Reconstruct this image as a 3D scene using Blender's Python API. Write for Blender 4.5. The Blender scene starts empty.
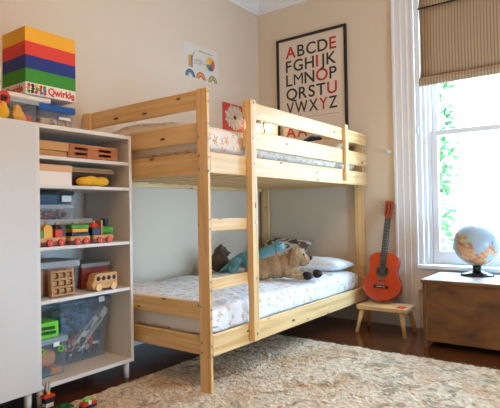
import bpy, bmesh, math, random
from mathutils import Vector, Matrix, Euler, noise
random.seed(7)
PI = math.pi
scn = bpy.context.scene
COL = scn.collection

# ------------------------------------------------------------------ materials
def lin(c):
    if isinstance(c, str):
        c = tuple(int(c[i:i + 2], 16) / 255 for i in (0, 2, 4))
    return tuple((x / 12.92 if x <= .04045 else ((x + .055) / 1.055) ** 2.4) for x in c) + (1,)

def new_mat(name):
    m = bpy.data.materials.new(name)
    m.use_nodes = True
    nt = m.node_tree
    return m, nt, nt.nodes['Principled BSDF'], nt.nodes['Material Output']

class NT:
    """tiny helper to chain nodes"""
    def __init__(s, nt): s.nt = nt
    def n(s, t, **kw):
        x = s.nt.nodes.new(t)
        for k, v in kw.items():
            if k.startswith('i_'):
                x.inputs[k[2:].replace('_', ' ')].default_value = v
            else: setattr(x, k, v)
        return x
    def l(s, a, b): s.nt.links.new(a, b)
    def math(s, op, a, b=None, clamp=False):
        x = s.nt.nodes.new('ShaderNodeMath'); x.operation = op; x.use_clamp = clamp
        for i, v in enumerate((a, b)):
            if v is None: continue
            if isinstance(v, (int, float)): x.inputs[i].default_value = v
            else: s.l(v, x.inputs[i])
        return x.outputs[0]
    def mix(s, fac, a, b):
        x = s.nt.nodes.new('ShaderNodeMix'); x.data_type = 'RGBA'
        for sock, v in ((x.inputs[0], fac), (x.inputs[6], a), (x.inputs[7], b)):
            if isinstance(v, (int, float, tuple)): sock.default_value = v
            else: s.l(v, sock)
        return x.outputs[2]
    def ramp(s, fac, stops):
        x = s.nt.nodes.new('ShaderNodeValToRGB'); cr = x.color_ramp
        while len(cr.elements) < len(stops): cr.elements.new(.5)
        for e, (p, c) in zip(cr.elements, stops): e.position = p; e.color = c
        s.l(fac, x.inputs[0]); return x.outputs[0]

def plain(name, c, rough=.5, metal=0., bump=0., bscale=60., var=0.):
    m, nt, b, o = new_mat(name); h = NT(nt)
    b.inputs['Base Color'].default_value = lin(c)
    b.inputs['Roughness'].default_value = rough
    b.inputs['Metallic'].default_value = metal
    if var or bump:
        tc = h.n('ShaderNodeTexCoord')
        nz = h.n('ShaderNodeTexNoise', i_Scale=bscale, i_Detail=4.)
        h.l(tc.outputs['Object'], nz.inputs['Vector'])
        if var:
            a = lin(c)
            d = tuple(x * (1 - var) for x in a[:3]) + (1,)
            h.l(h.mix(nz.outputs[0], d, a), b.inputs['Base Color'])
        if bump:
            bp = h.n('ShaderNodeBump', i_Strength=bump, i_Distance=.01)
            h.l(nz.outputs[0], bp.inputs['Height']); h.l(bp.outputs[0], b.inputs['Normal'])
    return m

def wood(name, light, dark, knot=None, rough=.45, knots=1., stretch=(1.6, 34.)):
    m, nt, b, o = new_mat(name); h = NT(nt)
    tc = h.n('ShaderNodeTexCoord')
    mp = h.n('ShaderNodeMapping'); mp.inputs['Scale'].default_value = (stretch[0], stretch[1], 1)
    h.l(tc.outputs['UV'], mp.inputs['Vector'])
    nz = h.n('ShaderNodeTexNoise', i_Scale=1., i_Detail=5., i_Distortion=.6)
    h.l(mp.outputs[0], nz.inputs['Vector'])
    col = h.ramp(nz.outputs[0], [(.3, lin(dark)), (.62, lin(light))])
    if knot:
        m2 = h.n('ShaderNodeMapping'); m2.inputs['Scale'].default_value = (4.2 * knots, 11.5 * knots, 1)
        h.l(tc.outputs['UV'], m2.inputs['Vector'])
        v = h.n('ShaderNodeTexVoronoi', i_Scale=1., voronoi_dimensions='2D')
        h.l(m2.outputs[0], v.inputs['Vector'])
        sel = h.n('ShaderNodeSeparateColor'); h.l(v.outputs['Color'], sel.inputs[0])
        rad = h.math('MULTIPLY', h.math('SUBTRACT', sel.outputs[0], .36), .17)      # only some cells carry a knot
        f = h.math('MULTIPLY', h.math('SUBTRACT', rad, v.outputs['Distance']), 34., True)
        ring = h.math('MULTIPLY', h.math('SUBTRACT', h.math('MULTIPLY', rad, 2.1), v.outputs['Distance']), 6., True)
        col = h.mix(h.math('MULTIPLY', ring, .35), col, lin(dark))
        col = h.mix(f, col, lin(knot))
    h.l(col, b.inputs['Base Color'])
    b.inputs['Roughness'].default_value = rough
    bp = h.n('ShaderNodeBump', i_Strength=.12, i_Distance=.004)
    h.l(nz.outputs[0], bp.inputs['Height']); h.l(bp.outputs[0], b.inputs['Normal'])
    return m

def star_fabric(name, base, star, cell=.085, size=.30, bump=.25, pick=.0):
    """cotton printed with five-pointed stars, laid out on the cloth's own UVs"""
    m, nt, b, o = new_mat(name); h = NT(nt)
    tc = h.n('ShaderNodeTexCoord')
    mp = h.n('ShaderNodeMapping'); mp.inputs['Scale'].default_value = (1 / cell, 1 / cell, 1)
    h.l(tc.outputs['UV'], mp.inputs['Vector'])
    v = h.n('ShaderNodeTexVoronoi', i_Scale=1., i_Randomness=.75, voronoi_dimensions='2D')
    h.l(mp.outputs[0], v.inputs['Vector'])
    d = h.n('ShaderNodeVectorMath', operation='SUBTRACT')
    h.l(mp.outputs[0], d.inputs[0]); h.l(v.outputs['Position'], d.inputs[1])
    s = h.n('ShaderNodeSeparateXYZ'); h.l(d.outputs[0], s.inputs[0])
    sc = h.n('ShaderNodeSeparateColor'); h.l(v.outputs['Color'], sc.inputs[0])
    ang = h.math('ADD', h.math('ARCTAN2', s.outputs[1], s.outputs[0]), h.math('MULTIPLY', sc.outputs[0], 6.28))
    r = h.math('ADD', h.math('MULTIPLY', h.math('COSINE', h.math('MULTIPLY', ang, 5.)), size * .42), size * .62)
    rs = h.math('MULTIPLY', r, h.math('ADD', h.math('MULTIPLY', sc.outputs[1], .5), .6))
    f = h.math('MULTIPLY', h.math('SUBTRACT', rs, v.outputs['Distance']), 14., True)
    h.l(h.mix(h.math('MULTIPLY', f, .92), lin(base), lin(star)), b.inputs['Base Color'])
    b.inputs['Roughness'].default_value = .85
    nz = h.n('ShaderNodeTexNoise', i_Scale=14., i_Detail=3.); h.l(tc.outputs['UV'], nz.inputs['Vector'])
    bp = h.n('ShaderNodeBump', i_Strength=bump, i_Distance=.03)
    h.l(nz.outputs[0], bp.inputs['Height']); h.l(bp.outputs[0], b.inputs['Normal'])
    return m

def clear(name, tint, body=.25, rough=.12):
    """thin clear plastic or glass: mostly see-through, with a tinted body and a sheen"""
    m, nt, b, o = new_mat(name); h = NT(nt)
    b.inputs['Base Color'].default_value = lin(tint); b.inputs['Roughness'].default_value = rough
    t = h.n('ShaderNodeBsdfTransparent'); t.inputs[0].default_value = (.97, .98, .98, 1)
    lw = h.n('ShaderNodeLayerWeight', i_Blend=.25)
    fac = h.math('ADD', h.math('MULTIPLY', lw.outputs['Facing'], .3), body, True)
    mx = h.n('ShaderNodeMixShader')
    h.l(fac, mx.inputs[0]); h.l(t.outputs[0], mx.inputs[1]); h.l(b.outputs[0], mx.inputs[2])
    h.l(mx.outputs[0], o.inputs[0])
    return m

M = {}
M['wall'] = plain('wall_paint', 'd6c6b0', .8, bump=.04, bscale=160)
M['ceil'] = plain('ceiling_paint', 'e6e0d6', .85)
M['trim'] = plain('white_satin_paint', 'e4e5e6', .6)
M['lam'] = plain('white_laminate', 'dcd8d0', .42)
M['lamdoor'] = plain('white_door_laminate', 'd4d2cc', .38)
M['pine'] = wood('pine', 'e8c68f', 'd0a264', '5e2c12', .42)
M['pinepale'] = wood('stool_birch', 'dcbb85', 'c79a5d', None, .45)
M['toywood'] = wood('toy_beech', 'cfa063', 'b07b3f', None, .5, stretch=(6, 90))
M['toywoodR'] = wood('red_toy_wood', 'b8703c', '95522a', None, .5, stretch=(6, 90))
M['toyframe'] = wood('toy_frame_wood', 'b5824c', '92602f', None, .5, stretch=(6, 90))
M['board'] = wood('brown_board', 'a8875a', '86663f', None, .6, stretch=(5, 60))
M['darkwood'] = wood('dark_box_wood', '5a3420', '3d2114', None, .5, stretch=(5, 60))
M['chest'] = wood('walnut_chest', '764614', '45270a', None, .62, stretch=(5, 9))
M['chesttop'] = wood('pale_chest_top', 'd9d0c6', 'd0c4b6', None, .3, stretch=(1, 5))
M['steel'] = plain('bolt_steel', 'a8a8a8', .35, .9)
M['black'] = plain('black_lacquer', '15130f', .35)
M['blackmat'] = plain('matt_black', '161616', .7)
M['paper'] = plain('poster_paper', 'd9cbb9', .7)
M['ink'] = plain('charcoal_ink', '3a3630', .8)
M['inkred'] = plain('red_ink', 'b8332a', .8)
M['linegrey'] = plain('grey_line_ink', '9a8f84', .8)
M['sheetstar'] = star_fabric('white_cotton_with_gold_stars', 'e4e4e6', 'c8842c', .060, .42)
M['duvetstar'] = star_fabric('white_duvet_with_small_gold_stars', 'e6e8ea', 'cf9a50', .066, .33, .6)
M['uppersheet'] = star_fabric('cream_cotton_with_orange_print', 'e8e0d4', 'cf8a3c', .055, .38, .6)
M['pillow'] = plain('white_pillow_cotton', 'e8ecee', .85, bump=.3, bscale=18)
M['tanpillow'] = plain('cream_pillow_cotton', 'd8bf9c', .85, bump=.2, bscale=18)
M['fur'] = plain('tan_plush', 'b89a74', .95, bump=.9, bscale=130, var=.3)
M['furear'] = plain('brown_plush_ear', 'a88862', .95, bump=.9, bscale=130, var=.3)
M['furdark'] = plain('dark_plush_paw', '1d1613', .8, bump=.4, bscale=120)
M['mouth'] = plain('red_felt', 'a8432c', .9)
M['dino'] = plain('turquoise_plush', '80bcc4', .95, bump=.8, bscale=120, var=.35)
M['dinobelly'] = plain('grey_plush_belly', '9aa6a4', .95, bump=.6, bscale=120)
M['brownfur'] = plain('brown_plush', '6e5844', .95, bump=.8, bscale=110, var=.4)
M['navy'] = plain('navy_cloth', '2c3a52', .9, bump=.3)
M['guitar'] = plain('red_orange_lacquer', 'c4441c', .25)
M['guitarside'] = plain('dark_red_lacquer', '93281a', .25)
M['guitarhead'] = plain('orange_headstock_lacquer', 'a83c20', .3)
M['fret'] = plain('dark_fretboard', '14100e', .7)
M['rosette'] = plain('rosette_brown', '6b4a2a', .5)
M['string'] = plain('nylon_string', 'b9b09c', .4, .4)
M['redcloth'] = plain('red_felt_cloth', 'd0301c', .8)
M['globebase'] = plain('black_globe_base', '0b1220', .18)
M['acrylic'] = clear('clear_acrylic', 'dfe8ee', .3)
M['glass'] = clear('window_glass', 'f4fbff', .0, .03)
M['yellow'] = plain('yellow_card', 'e6a412', .6)
M['red'] = plain('red_card', 'd2301a', .6)
M['blue'] = plain('blue_card', '021f70', .6)
M['green'] = plain('green_card', '2c8604', .6)
M['whitecard'] = plain('white_card', 'e8e0d4', .5)
M['tancard'] = plain('tan_card', 'bd8a4c', .75, var=.15)
M['tancardlid'] = plain('tan_card_lid', 'c6945a', .75, var=.15)
M['peachlid'] = plain('peach_card_lid', 'd8a679', .7)
M['pred'] = plain('red_toy_paint', 'c8341f', .4)
M['pyel'] = plain('yellow_toy_paint', 'dfa224', .4)
M['pgreen'] = plain('green_toy_paint', '3f8a24', .4)
M['pdkgreen'] = plain('dark_green_toy_paint', '1f5c22', .4)
M['pnavy'] = plain('navy_toy_paint', '141c33', .4)
M['pblack'] = plain('black_toy_paint', '14120f', .4)
M['yelplush'] = plain('yellow_plush', 'e0a828', .9, bump=.6, bscale=90)
M['binclear'] = clear('clear_storage_plastic', 'aab8c0', .12)
M['binblue'] = clear('bluish_storage_plastic', '6f8ea8', .22)
M['lidgrey'] = plain('grey_plastic_lid', '9a9a96', .45)
M['lidclear'] = clear('frosted_lid_plastic', 'c4cdd2', .6)
M['lidblue'] = plain('blue_plastic_lid', '14509a', .4)
M['lidteal'] = clear('pale_blue_lid', '9fb6c4', .65)
M['label'] = plain('white_paper_label', 'e6e6e2', .6)
M['lime'] = plain('lime_green_card', '6cc61c', .5)
M['limedark'] = plain('dark_green_print', '1d5a14', .6)
M['coral'] = plain('coral_card', 'd9805c', .7)
M['cream'] = plain('cream_card', 'e6c48e', .7)
M['orange'] = plain('orange_toy', 'd98a3a', .6)
M['teal'] = plain('teal_toy', '2c7a86', .6)
M['greyplastic'] = plain('pale_grey_plastic', 'b6b2ac', .5)
M['bluetoy'] = plain('blue_toy_plastic', '3c6ea0', .4)
M['bluegrey'] = plain('slate_blue_cloth', '51708c', .7)
M['tokenO'] = plain('token_wood', 'ddb77c', .5)
M['crimson'] = plain('rust_card', '8e3a2c', .6)

def rug_mat():
    m, nt, b, o = new_mat('beige_shag_wool'); h = NT(nt)
    tc = h.n('ShaderNodeTexCoord')
    def nz(scale, det=4., dist=0.):
        x = h.n('ShaderNodeTexNoise', i_Scale=scale, i_Detail=det, i_Distortion=dist)
        h.l(tc.outputs['Object'], x.inputs['Vector']); return x.outputs[0]
    col = h.ramp(nz(38.), [(.32, lin('c2ad8e')), (.66, lin('e6d9c2'))])
    f1 = h.ramp(nz(2.3, 7., .9), [(.50, (0, 0, 0, 1)), (.64, (1, 1, 1, 1))])
    col = h.mix(h.math('MULTIPLY', f1, .48), col, lin('b07a40'))
    f2 = h.ramp(nz(8., 6., 1.4), [(.56, (0, 0, 0, 1)), (.63, (1, 1, 1, 1))])
    col = h.mix(h.math('MULTIPLY', f2, .5), col, lin('665c46'))
    f3 = h.ramp(nz(13., 4., .8), [(.60, (0, 0, 0, 1)), (.67, (1, 1, 1, 1))])
    col = h.mix(h.math('MULTIPLY', f3, .6), col, lin('a0662c'))
    f4 = h.ramp(nz(5.5, 5., .6), [(.60, (0, 0, 0, 1)), (.70, (1, 1, 1, 1))])
    col = h.mix(h.math('MULTIPLY', f4, .5), col, lin('8d9a86'))
    h.l(col, b.inputs['Base Color']); b.inputs['Roughness'].default_value = 1.
    b.inputs['Specular IOR Level'].default_value = .1
    bp = h.n('ShaderNodeBump', i_Strength=.6, i_Distance=.012)
    h.l(nz(150., 3.), bp.inputs['Height']); h.l(bp.outputs[0], b.inputs['Normal'])
    return m
M['rug'] = rug_mat()

def floor_mat():
    m, nt, b, o = new_mat('dark_floorboards'); h = NT(nt)
    tc = h.n('ShaderNodeTexCoord')
    mp = h.n('ShaderNodeMapping'); mp.inputs['Rotation'].default_value = (0, 0, PI / 2)
    h.l(tc.outputs['Object'], mp.inputs['Vector'])
    br = h.n('ShaderNodeTexBrick', i_Scale=1.); br.inputs['Mortar Size'].default_value = .0025
    br.inputs['Brick Width'].default_value = 1.4; br.inputs['Row Height'].default_value = .09
    br.inputs['Color1'].default_value = lin('6a3c20'); br.inputs['Color2'].default_value = lin('532c16')
    br.inputs['Mortar'].default_value = lin('24140b')
    h.l(mp.outputs[0], br.inputs['Vector'])
    m2 = h.n('ShaderNodeMapping'); m2.inputs['Scale'].default_value = (30, 2, 1)
    h.l(tc.outputs['Object'], m2.inputs['Vector'])
    nz = h.n('ShaderNodeTexNoise', i_Scale=1., i_Detail=5.); h.l(m2.outputs[0], nz.inputs['Vector'])
    h.l(h.mix(h.math('MULTIPLY', nz.outputs[0], .5), br.outputs['Color'], lin('3a2010')), b.inputs['Base Color'])
    b.inputs['Roughness'].default_value = .2
    return m
M['floor'] = floor_mat()

def blind_mat():
    m, nt, b, o = new_mat('striped_blind_linen'); h = NT(nt)
    tc = h.n('ShaderNodeTexCoord'); s = h.n('ShaderNodeSeparateXYZ'); h.l(tc.outputs['Object'], s.inputs[0])
    w = h.math('FRACT', h.math('MULTIPLY', s.outputs[1], 1 / .0215))
    f = h.math('LESS_THAN', w, .34)
    col = h.mix(f, lin('b79c78'), lin('84766a'))
    h.l(col, b.inputs['Base Color']); b.inputs['Roughness'].default_value = .9
    t = h.n('ShaderNodeBsdfTranslucent'); h.l(col, t.inputs[0])
    mx = h.n('ShaderNodeMixShader'); mx.inputs[0].default_value = .10
    h.l(b.outputs[0], mx.inputs[1]); h.l(t.outputs[0], mx.inputs[2]); h.l(mx.outputs[0], o.inputs[0])
    return m
M['blind'] = blind_mat()

def patch_mat(name, base, spot, scale, lo, hi):
    m, nt, b, o = new_mat(name); h = NT(nt)
    tc = h.n('ShaderNodeTexCoord')
    nz = h.n('ShaderNodeTexNoise', i_Scale=scale, i_Detail=2., i_Distortion=.8); h.l(tc.outputs['Object'], nz.inputs['Vector'])
    f = h.ramp(nz.outputs[0], [(lo, (0, 0, 0, 1)), (hi, (1, 1, 1, 1))])
    h.l(h.mix(f, lin(base), lin(spot)), b.inputs['Base Color']); b.inputs['Roughness'].default_value = .85
    return m
M['patch'] = patch_mat('brown_patterned_cotton', 'd8d2c8', '6a4f36', 14., .48, .54)

def globe_mat():
    m, nt, b, o = new_mat('printed_globe_map'); h = NT(nt)
    tc = h.n('ShaderNodeTexCoord')
    nz = h.n('ShaderNodeTexNoise', i_Scale=5.2, i_Detail=6., i_Distortion=.3); h.l(tc.outputs['Object'], nz.inputs['Vector'])
    land = h.ramp(nz.outputs[0], [(.515, (0, 0, 0, 1)), (.535, (1, 1, 1, 1))])
    n2 = h.n('ShaderNodeTexNoise', i_Scale=13., i_Detail=2.); h.l(tc.outputs['Object'], n2.inputs['Vector'])
    lc = h.ramp(n2.outputs[0], [(.2, lin('b8794c')), (.45, lin('cda47a')), (.52, lin('b5623e')), (.60, lin('b0b994')), (.8, lin('ccb48c'))])
    h.l(h.mix(land, lin('9fb4c0'), lc), b.inputs['Base Color']); b.inputs['Roughness'].default_value = .3
    return m
M['globe'] = globe_mat()

def leaf_mat():
    m, nt, b, o = new_mat('ivy_leaf'); h = NT(nt)
    b.inputs['Base Color'].default_value = lin('4f6a3c'); b.inputs['Roughness'].default_value = .5
    t = h.n('ShaderNodeBsdfTranslucent'); t.inputs[0].default_value = lin('4a7a3a')
    mx = h.n('ShaderNodeMixShader'); mx.inputs[0].default_value = .25
    h.l(b.outputs[0], mx.inputs[1]); h.l(t.outputs[0], mx.inputs[2]); h.l(mx.outputs[0], o.inputs[0])
    return m
M['leaf'] = leaf_mat()
M['facade'] = plain('pale_render', 'e8e6e0', .9)
M['facadewin'] = plain('house_window_glass', '2c3236', .4)
M['street'] = plain('pale_paving', 'd8d6d0', .9)

# ------------------------------------------------------------------ object helpers
ABS = {}
def tag(o, label=None, cat=None, group=None, kind=None):
    if label: o['label'] = label
    if cat: o['category'] = cat
    if group: o['group'] = group
    if kind: o['kind'] = kind
    return o

def thing(name, label, cat, loc=(0, 0, 0), rotz=0., group=None):
    o = bpy.data.objects.new(name, None); COL.objects.link(o)
    o.empty_display_size = .05
    o.location = loc; o.rotation_euler = (0, 0, rotz)
    ABS[o.name] = Vector((0, 0, 0))
    return tag(o, label, cat, group)

def finish(name, bm, mat, parent=None, smooth=False, uv=True, keep=False):
    """links a bmesh as ONE object; its origin goes to its own centre"""
    bmesh.ops.recalc_face_normals(bm, faces=bm.faces)
    lo = Vector([min(v.co[i] for v in bm.verts) for i in range(3)])
    hi = Vector([max(v.co[i] for v in bm.verts) for i in range(3)])
    c = (lo + hi) / 2; ext = hi - lo
    if uv:
        order = sorted(range(3), key=lambda i: -ext[i])
        lay = bm.loops.layers.uv.verify()
        off = (random.random() * 40, random.random() * 40)
        for f in bm.faces:
            n = [abs(x) for x in f.normal]; na = n.index(max(n))
            ax = [i for i in order if i != na]
            for lp in f.loops:
                lp[lay].uv = (lp.vert.co[ax[0]] + off[0], lp.vert.co[ax[1]] + off[1])
    bmesh.ops.translate(bm, verts=bm.verts, vec=-c)
    me = bpy.data.meshes.new(name); bm.to_mesh(me); bm.free()
    for mm in (mat if isinstance(mat, (list, tuple)) else [mat]): me.materials.append(M[mm] if isinstance(mm, str) else mm)
    if smooth:
        for p in me.polygons: p.use_smooth = True
    o = bpy.data.objects.new(name, me); COL.objects.link(o)
    if parent:
        o.parent = parent; o.location = c - ABS[parent.name]
    else: o.location = c
    ABS[o.name] = c
    return o

def struct(name, bm, mat, parent=None):
    o = finish(name, bm, mat, parent)
    if not parent: o['kind'] = 'structure'
    return o

def B(bm, x0, x1, y0, y1, z0, z1, bev=0., mi=0, mtx=None, seg=1):
    r = bmesh.ops.create_cube(bm, size=1.)
    vs = r['verts']
    for v in vs:
        v.co = Vector(((x0 + x1) / 2 + v.co.x * (x1 - x0), (y0 + y1) / 2 + v.co.y * (y1 - y0), (z0 + z1) / 2 + v.co.z * (z1 - z0)))
    fs = set(f for v in vs for f in v.link_faces)
    if bev:
        es = list(set(e for v in vs for e in v.link_edges))
        rr = bmesh.ops.bevel(bm, geom=es, offset=bev, segments=seg, affect='EDGES', profile=.5)
        vs = list(set(v for f in rr['faces'] for v in f.verts))
        fs = set(f for v in vs for f in v.link_faces)
    for f in fs: f.material_index = mi
    if mtx is not None: bmesh.ops.transform(bm, matrix=mtx, verts=vs)
    return bm

def box(x0, x1, y0, y1, z0, z1, bev=.002, seg=1):
    return B(bmesh.new(), x0, x1, y0, y1, z0, z1, bev, seg=seg)

def cyl(bm, p0, p1, r0, r1=None, n=16, mi=0, cap=True):
    p0, p1 = Vector(p0), Vector(p1); r1 = r0 if r1 is None else r1
    d = p1 - p0
    q = d.to_track_quat('Z', 'Y').to_matrix().to_4x4()
    r = bmesh.ops.create_cone(bm, cap_ends=cap, segments=n, radius1=r0, radius2=r1, depth=d.length,
                              matrix=Matrix.Translation((p0 + p1) / 2) @ q)
    for f in set(f for v in r['verts'] for f in v.link_faces): f.material_index = mi
    return bm

def ball(bm, c, r, mtx=None, u=16, v=10, mi=0):
    if not isinstance(r, (tuple, list)): r = (r, r, r)
    m4 = Matrix.Translation(c) @ (mtx.to_4x4() if mtx else Matrix.Identity(4)) @ Matrix.Diagonal((*r, 1))
    q = bmesh.ops.create_uvsphere(bm, u_segments=u, v_segments=v, radius=1., matrix=m4)
    for f in set(f for w in q['verts'] for f in w.link_faces): f.material_index = mi
    return bm

def tube(bm, pts, rad, n=10, mi=0):
    """a swept tube through points with a radius (or one radius per point)"""
    pts = [Vector(p) for p in pts]
    if not isinstance(rad, (list, tuple)): rad = [rad] * len(pts)
    rings = []; up = Vector((.13, .31, .94)).normalized()
    for i, p in enumerate(pts):
        t = (pts[min(i + 1, len(pts) - 1)] - pts[max(i - 1, 0)]).normalized()
        a = t.cross(up)
        if a.length < 1e-3: a = t.cross(Vector((1, 0, 0)))
        a.normalize(); b = t.cross(a)
        rings.append([bm.verts.new(p + (a * math.cos(k / n * 2 * PI) + b * math.sin(k / n * 2 * PI)) * rad[i]) for k in range(n)])
    for r0, r1 in zip(rings, rings[1:]):
        for k in range(n):
            bm.faces.new((r0[k], r0[(k + 1) % n], r1[(k + 1) % n], r1[k])).material_index = mi
    bm.faces.new(rings[0][::-1]).material_index = mi; bm.faces.new(rings[-1]).material_index = mi
    return bm

def torus(bm, c, R, r, axis=(0, 0, 1), n=28, m=8, arc=2 * PI, start=0., mi=0):
    q = Vector(axis).to_track_quat('Z', 'Y').to_matrix()
    full = abs(arc - 2 * PI) < 1e-4
    k = n if full else n + 1
    rings = []
    for i in range(k):
        a = start + arc * i / n
        d = Vector((math.cos(a), math.sin(a), 0))
        rings.append([bm.verts.new(Vector(c) + q @ (d * (R + r * math.cos(j / m * 2 * PI)) + Vector((0, 0, r * math.sin(j / m * 2 * PI))))) for j in range(m)])
    for i in range(n):
        r0, r1 = rings[i], rings[(i + 1) % k]
        for j in range(m):
            bm.faces.new((r0[j], r0[(j + 1) % m], r1[(j + 1) % m], r1[j])).material_index = mi
    if not full:
        bm.faces.new(rings[0][::-1]); bm.faces.new(rings[-1])
    return bm

def prism(bm, pts2, f, t0, t1, mi=0):
    """outline pts2 extruded; f(a, b, t) places a point"""
    a = [bm.verts.new(f(p[0], p[1], t0)) for p in pts2]
    b = [bm.verts.new(f(p[0], p[1], t1)) for p in pts2]
    fs = [bm.faces.new(a), bm.faces.new(b[::-1])]
    for i in range(len(a)):
        j = (i + 1) % len(a); fs.append(bm.faces.new((a[i], b[i], b[j], a[j])))
    for q in fs: q.material_index = mi
    return bm

def remeshed(name, bm, mat, parent=None, voxel=.008, smooth=6, fuzz=.0):
    """fuses overlapping lumps into one continuous skin"""
    me = bpy.data.meshes.new('tmp'); bm.to_mesh(me); bm.free()
    o = bpy.data.objects.new('tmp', me); COL.objects.link(o)
    r = o.modifiers.new('r', 'REMESH'); r.mode = 'VOXEL'; r.voxel_size = voxel
    s = o.modifiers.new('s', 'SMOOTH'); s.factor = .5; s.iterations = smooth
    dg = bpy.context.evaluated_depsgraph_get()
    m2 = bpy.data.meshes.new_from_object(o.evaluated_get(dg))
    bpy.data.objects.remove(o); bpy.data.meshes.remove(me)
    b2 = bmesh.new(); b2.from_mesh(m2); bpy.data.meshes.remove(m2)
    if fuzz:
        b2.normal_update()
        for v in b2.verts: v.co += v.normal * fuzz * (noise.noise(v.co * 55) + .8 * noise.noise(v.co * 120))
    return finish(name, b2, mat, parent, True)

def text(name, s, size, mtx, mat, parent, depth=.0008, offset=0., sx=1., align='LEFT'):
    cu = bpy.data.curves.new('tmp', 'FONT'); cu.body = s; cu.size = size; cu.extrude = depth; cu.offset = offset
    cu.align_x = align
    o = bpy.data.objects.new('tmp', cu); COL.objects.link(o)
    dg = bpy.context.evaluated_depsgraph_get()
    me = bpy.data.meshes.new_from_object(o.evaluated_get(dg))
    bpy.data.objects.remove(o); bpy.data.curves.remove(cu)
    bm = bmesh.new(); bm.from_mesh(me); bpy.data.meshes.remove(me)
    bmesh.ops.transform(bm, matrix=mtx @ Matrix.Diagonal((sx, 1, 1, 1)), verts=bm.verts)
    if name is None: return bm
    return finish(name, bm, mat, parent)

def merge(a, b, mi=None):
    """adds bmesh b to bmesh a"""
    mp = {}
    for v in b.verts: mp[v] = a.verts.new(v.co)
    for f in b.faces:
        try:
            q = a.faces.new([mp[v] for v in f.verts]); q.material_index = f.material_index if mi is None else mi
        except ValueError: pass
    b.free(); return a

def frame_xy(x, y, z):                     # reading plane that faces -y (front of shelves, left wall)
    return Matrix(((1, 0, 0, x), (0, 0, -1, y), (0, 1, 0, z), (0, 0, 0, 1)))
def frame_wx(x, y, z):                     # reading plane that faces -x (window wall)
    return Matrix(((0, 0, -1, x), (-1, 0, 0, y), (0, 1, 0, z), (0, 0, 0, 1)))

def soft(x0, x1, y0, y1, z0, z1, e=4., ends=6., amp=.008, freq=4., seed=0., nu=70, nv=56, top=None):
    """a padded slab: rounded section swept along x, wrinkled, with cloth UVs in metres"""
    bm = bmesh.new(); lay = bm.loops.layers.uv.verify()
    cy, cz, ry, rz = (y0 + y1) / 2, (z0 + z1) / 2, (y1 - y0) / 2, (z1 - z0) / 2
    P = []
    for i in range(nu + 1):
        t = -math.cos(PI * i / nu); t = .35 * t + .65 * (2 * i / nu - 1)
        s = max(1e-3, 1 - abs(t) ** ends) ** (1 / ends)
        x = (x0 + x1) / 2 + t * (x1 - x0) / 2
        ring = []
        for j in range(nv):
            a = 2 * PI * j / nv
            c, d = math.cos(a), math.sin(a)
            r = (abs(c) ** e + abs(d) ** e) ** (-1 / e)
            sy = 1 - (1 - s) * .12
            p = Vector((x, cy + ry * sy * r * c, cz + rz * s * r * d))
            k = noise.noise(Vector((p.x * freq + seed, p.y * freq, p.z * freq))) + .5 * noise.noise(Vector((p.x * freq * 2.7, p.y * freq * 2.7 + seed, p.z * freq * 2.7)))
            p.z += amp * k * (1 if d > -.2 else .15)
            p.y += amp * .8 * noise.noise(Vector((p.x * freq * 2, seed + 3, p.z * freq * 2))) * (1 if abs(c) > .5 else .2)
            if top and d > 0: p.z += top(p.x, p.y) * d
            ring.append(bm.verts.new(p))
        P.append((s, x, ring))
    per = [0.]
    for j in range(nv):
        per.append(per[-1] + (P[nu // 2][2][(j + 1) % nv].co - P[nu // 2][2][j].co).length)
    acc = [0.]
    for p, q in zip(P, P[1:]): acc.append(acc[-1] + math.hypot(q[1] - p[1], (q[0] - p[0]) * rz))
    P = [(a, r) for a, (_, _, r) in zip(acc, P)]
    for i in range(nu):
        for j in range(nv):
            k = (j + 1) % nv
            f = bm.faces.new((P[i][1][j], P[i + 1][1][j], P[i + 1][1][k], P[i][1][k]))
            for lp, uv in zip(f.loops, ((P[i][0], per[j]), (P[i + 1][0], per[j]), (P[i + 1][0], per[j + 1]), (P[i][0], per[j + 1]))):
                lp[lay].uv = uv
    bm.faces.new(P[0][1]); bm.faces.new(P[-1][1][::-1])
    return bm

# ------------------------------------------------------------------ the room
XW, YW, ZC = 2.115, 1.069, 3.0          # window wall, left wall, ceiling
X0, Y0 = -3.2, -3.4
WY0, WY1, WZ0, WZ1 = -1.62, -.405, .50, 2.75      # window opening in the window wall

struct('floor', box(X0, XW + .3, Y0, YW + .1, -.08, 0, 0), 'floor')
struct('ceiling', box(X0, XW + .3, Y0, YW + .1, ZC, ZC + .08, 0), 'ceil')
struct('wall_left', box(X0, XW + .3, YW, YW + .1, 0, ZC, 0), 'wall')
bm = bmesh.new()
B(bm, XW, XW + .3, WY1, YW, 0, ZC); B(bm, XW, XW + .3, Y0, WY0, 0, ZC)
B(bm, XW, XW + .3, WY0, WY1, 0, WZ0 - .03); B(bm, XW, XW + .3, WY0, WY1, WZ1, ZC)
struct('wall_back', bm, 'wall')
RW0, RW1, RZ0, RZ1 = .0, .95, .12, 1.12      # unseen low opening added in the right-hand wall for cool fill light
bm = bmesh.new()
B(bm, X0, RW0, Y0 - .1, Y0, 0, ZC); B(bm, RW1, XW + .3, Y0 - .1, Y0, 0, ZC)
B(bm, RW0, RW1, Y0 - .1, Y0, 0, RZ0); B(bm, RW0, RW1, Y0 - .1, Y0, RZ1, ZC)
struct('wall_right', bm, 'wall')
struct('wall_front', box(X0 - .1, X0, Y0, YW, 0, ZC, 0), 'wall')

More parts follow.
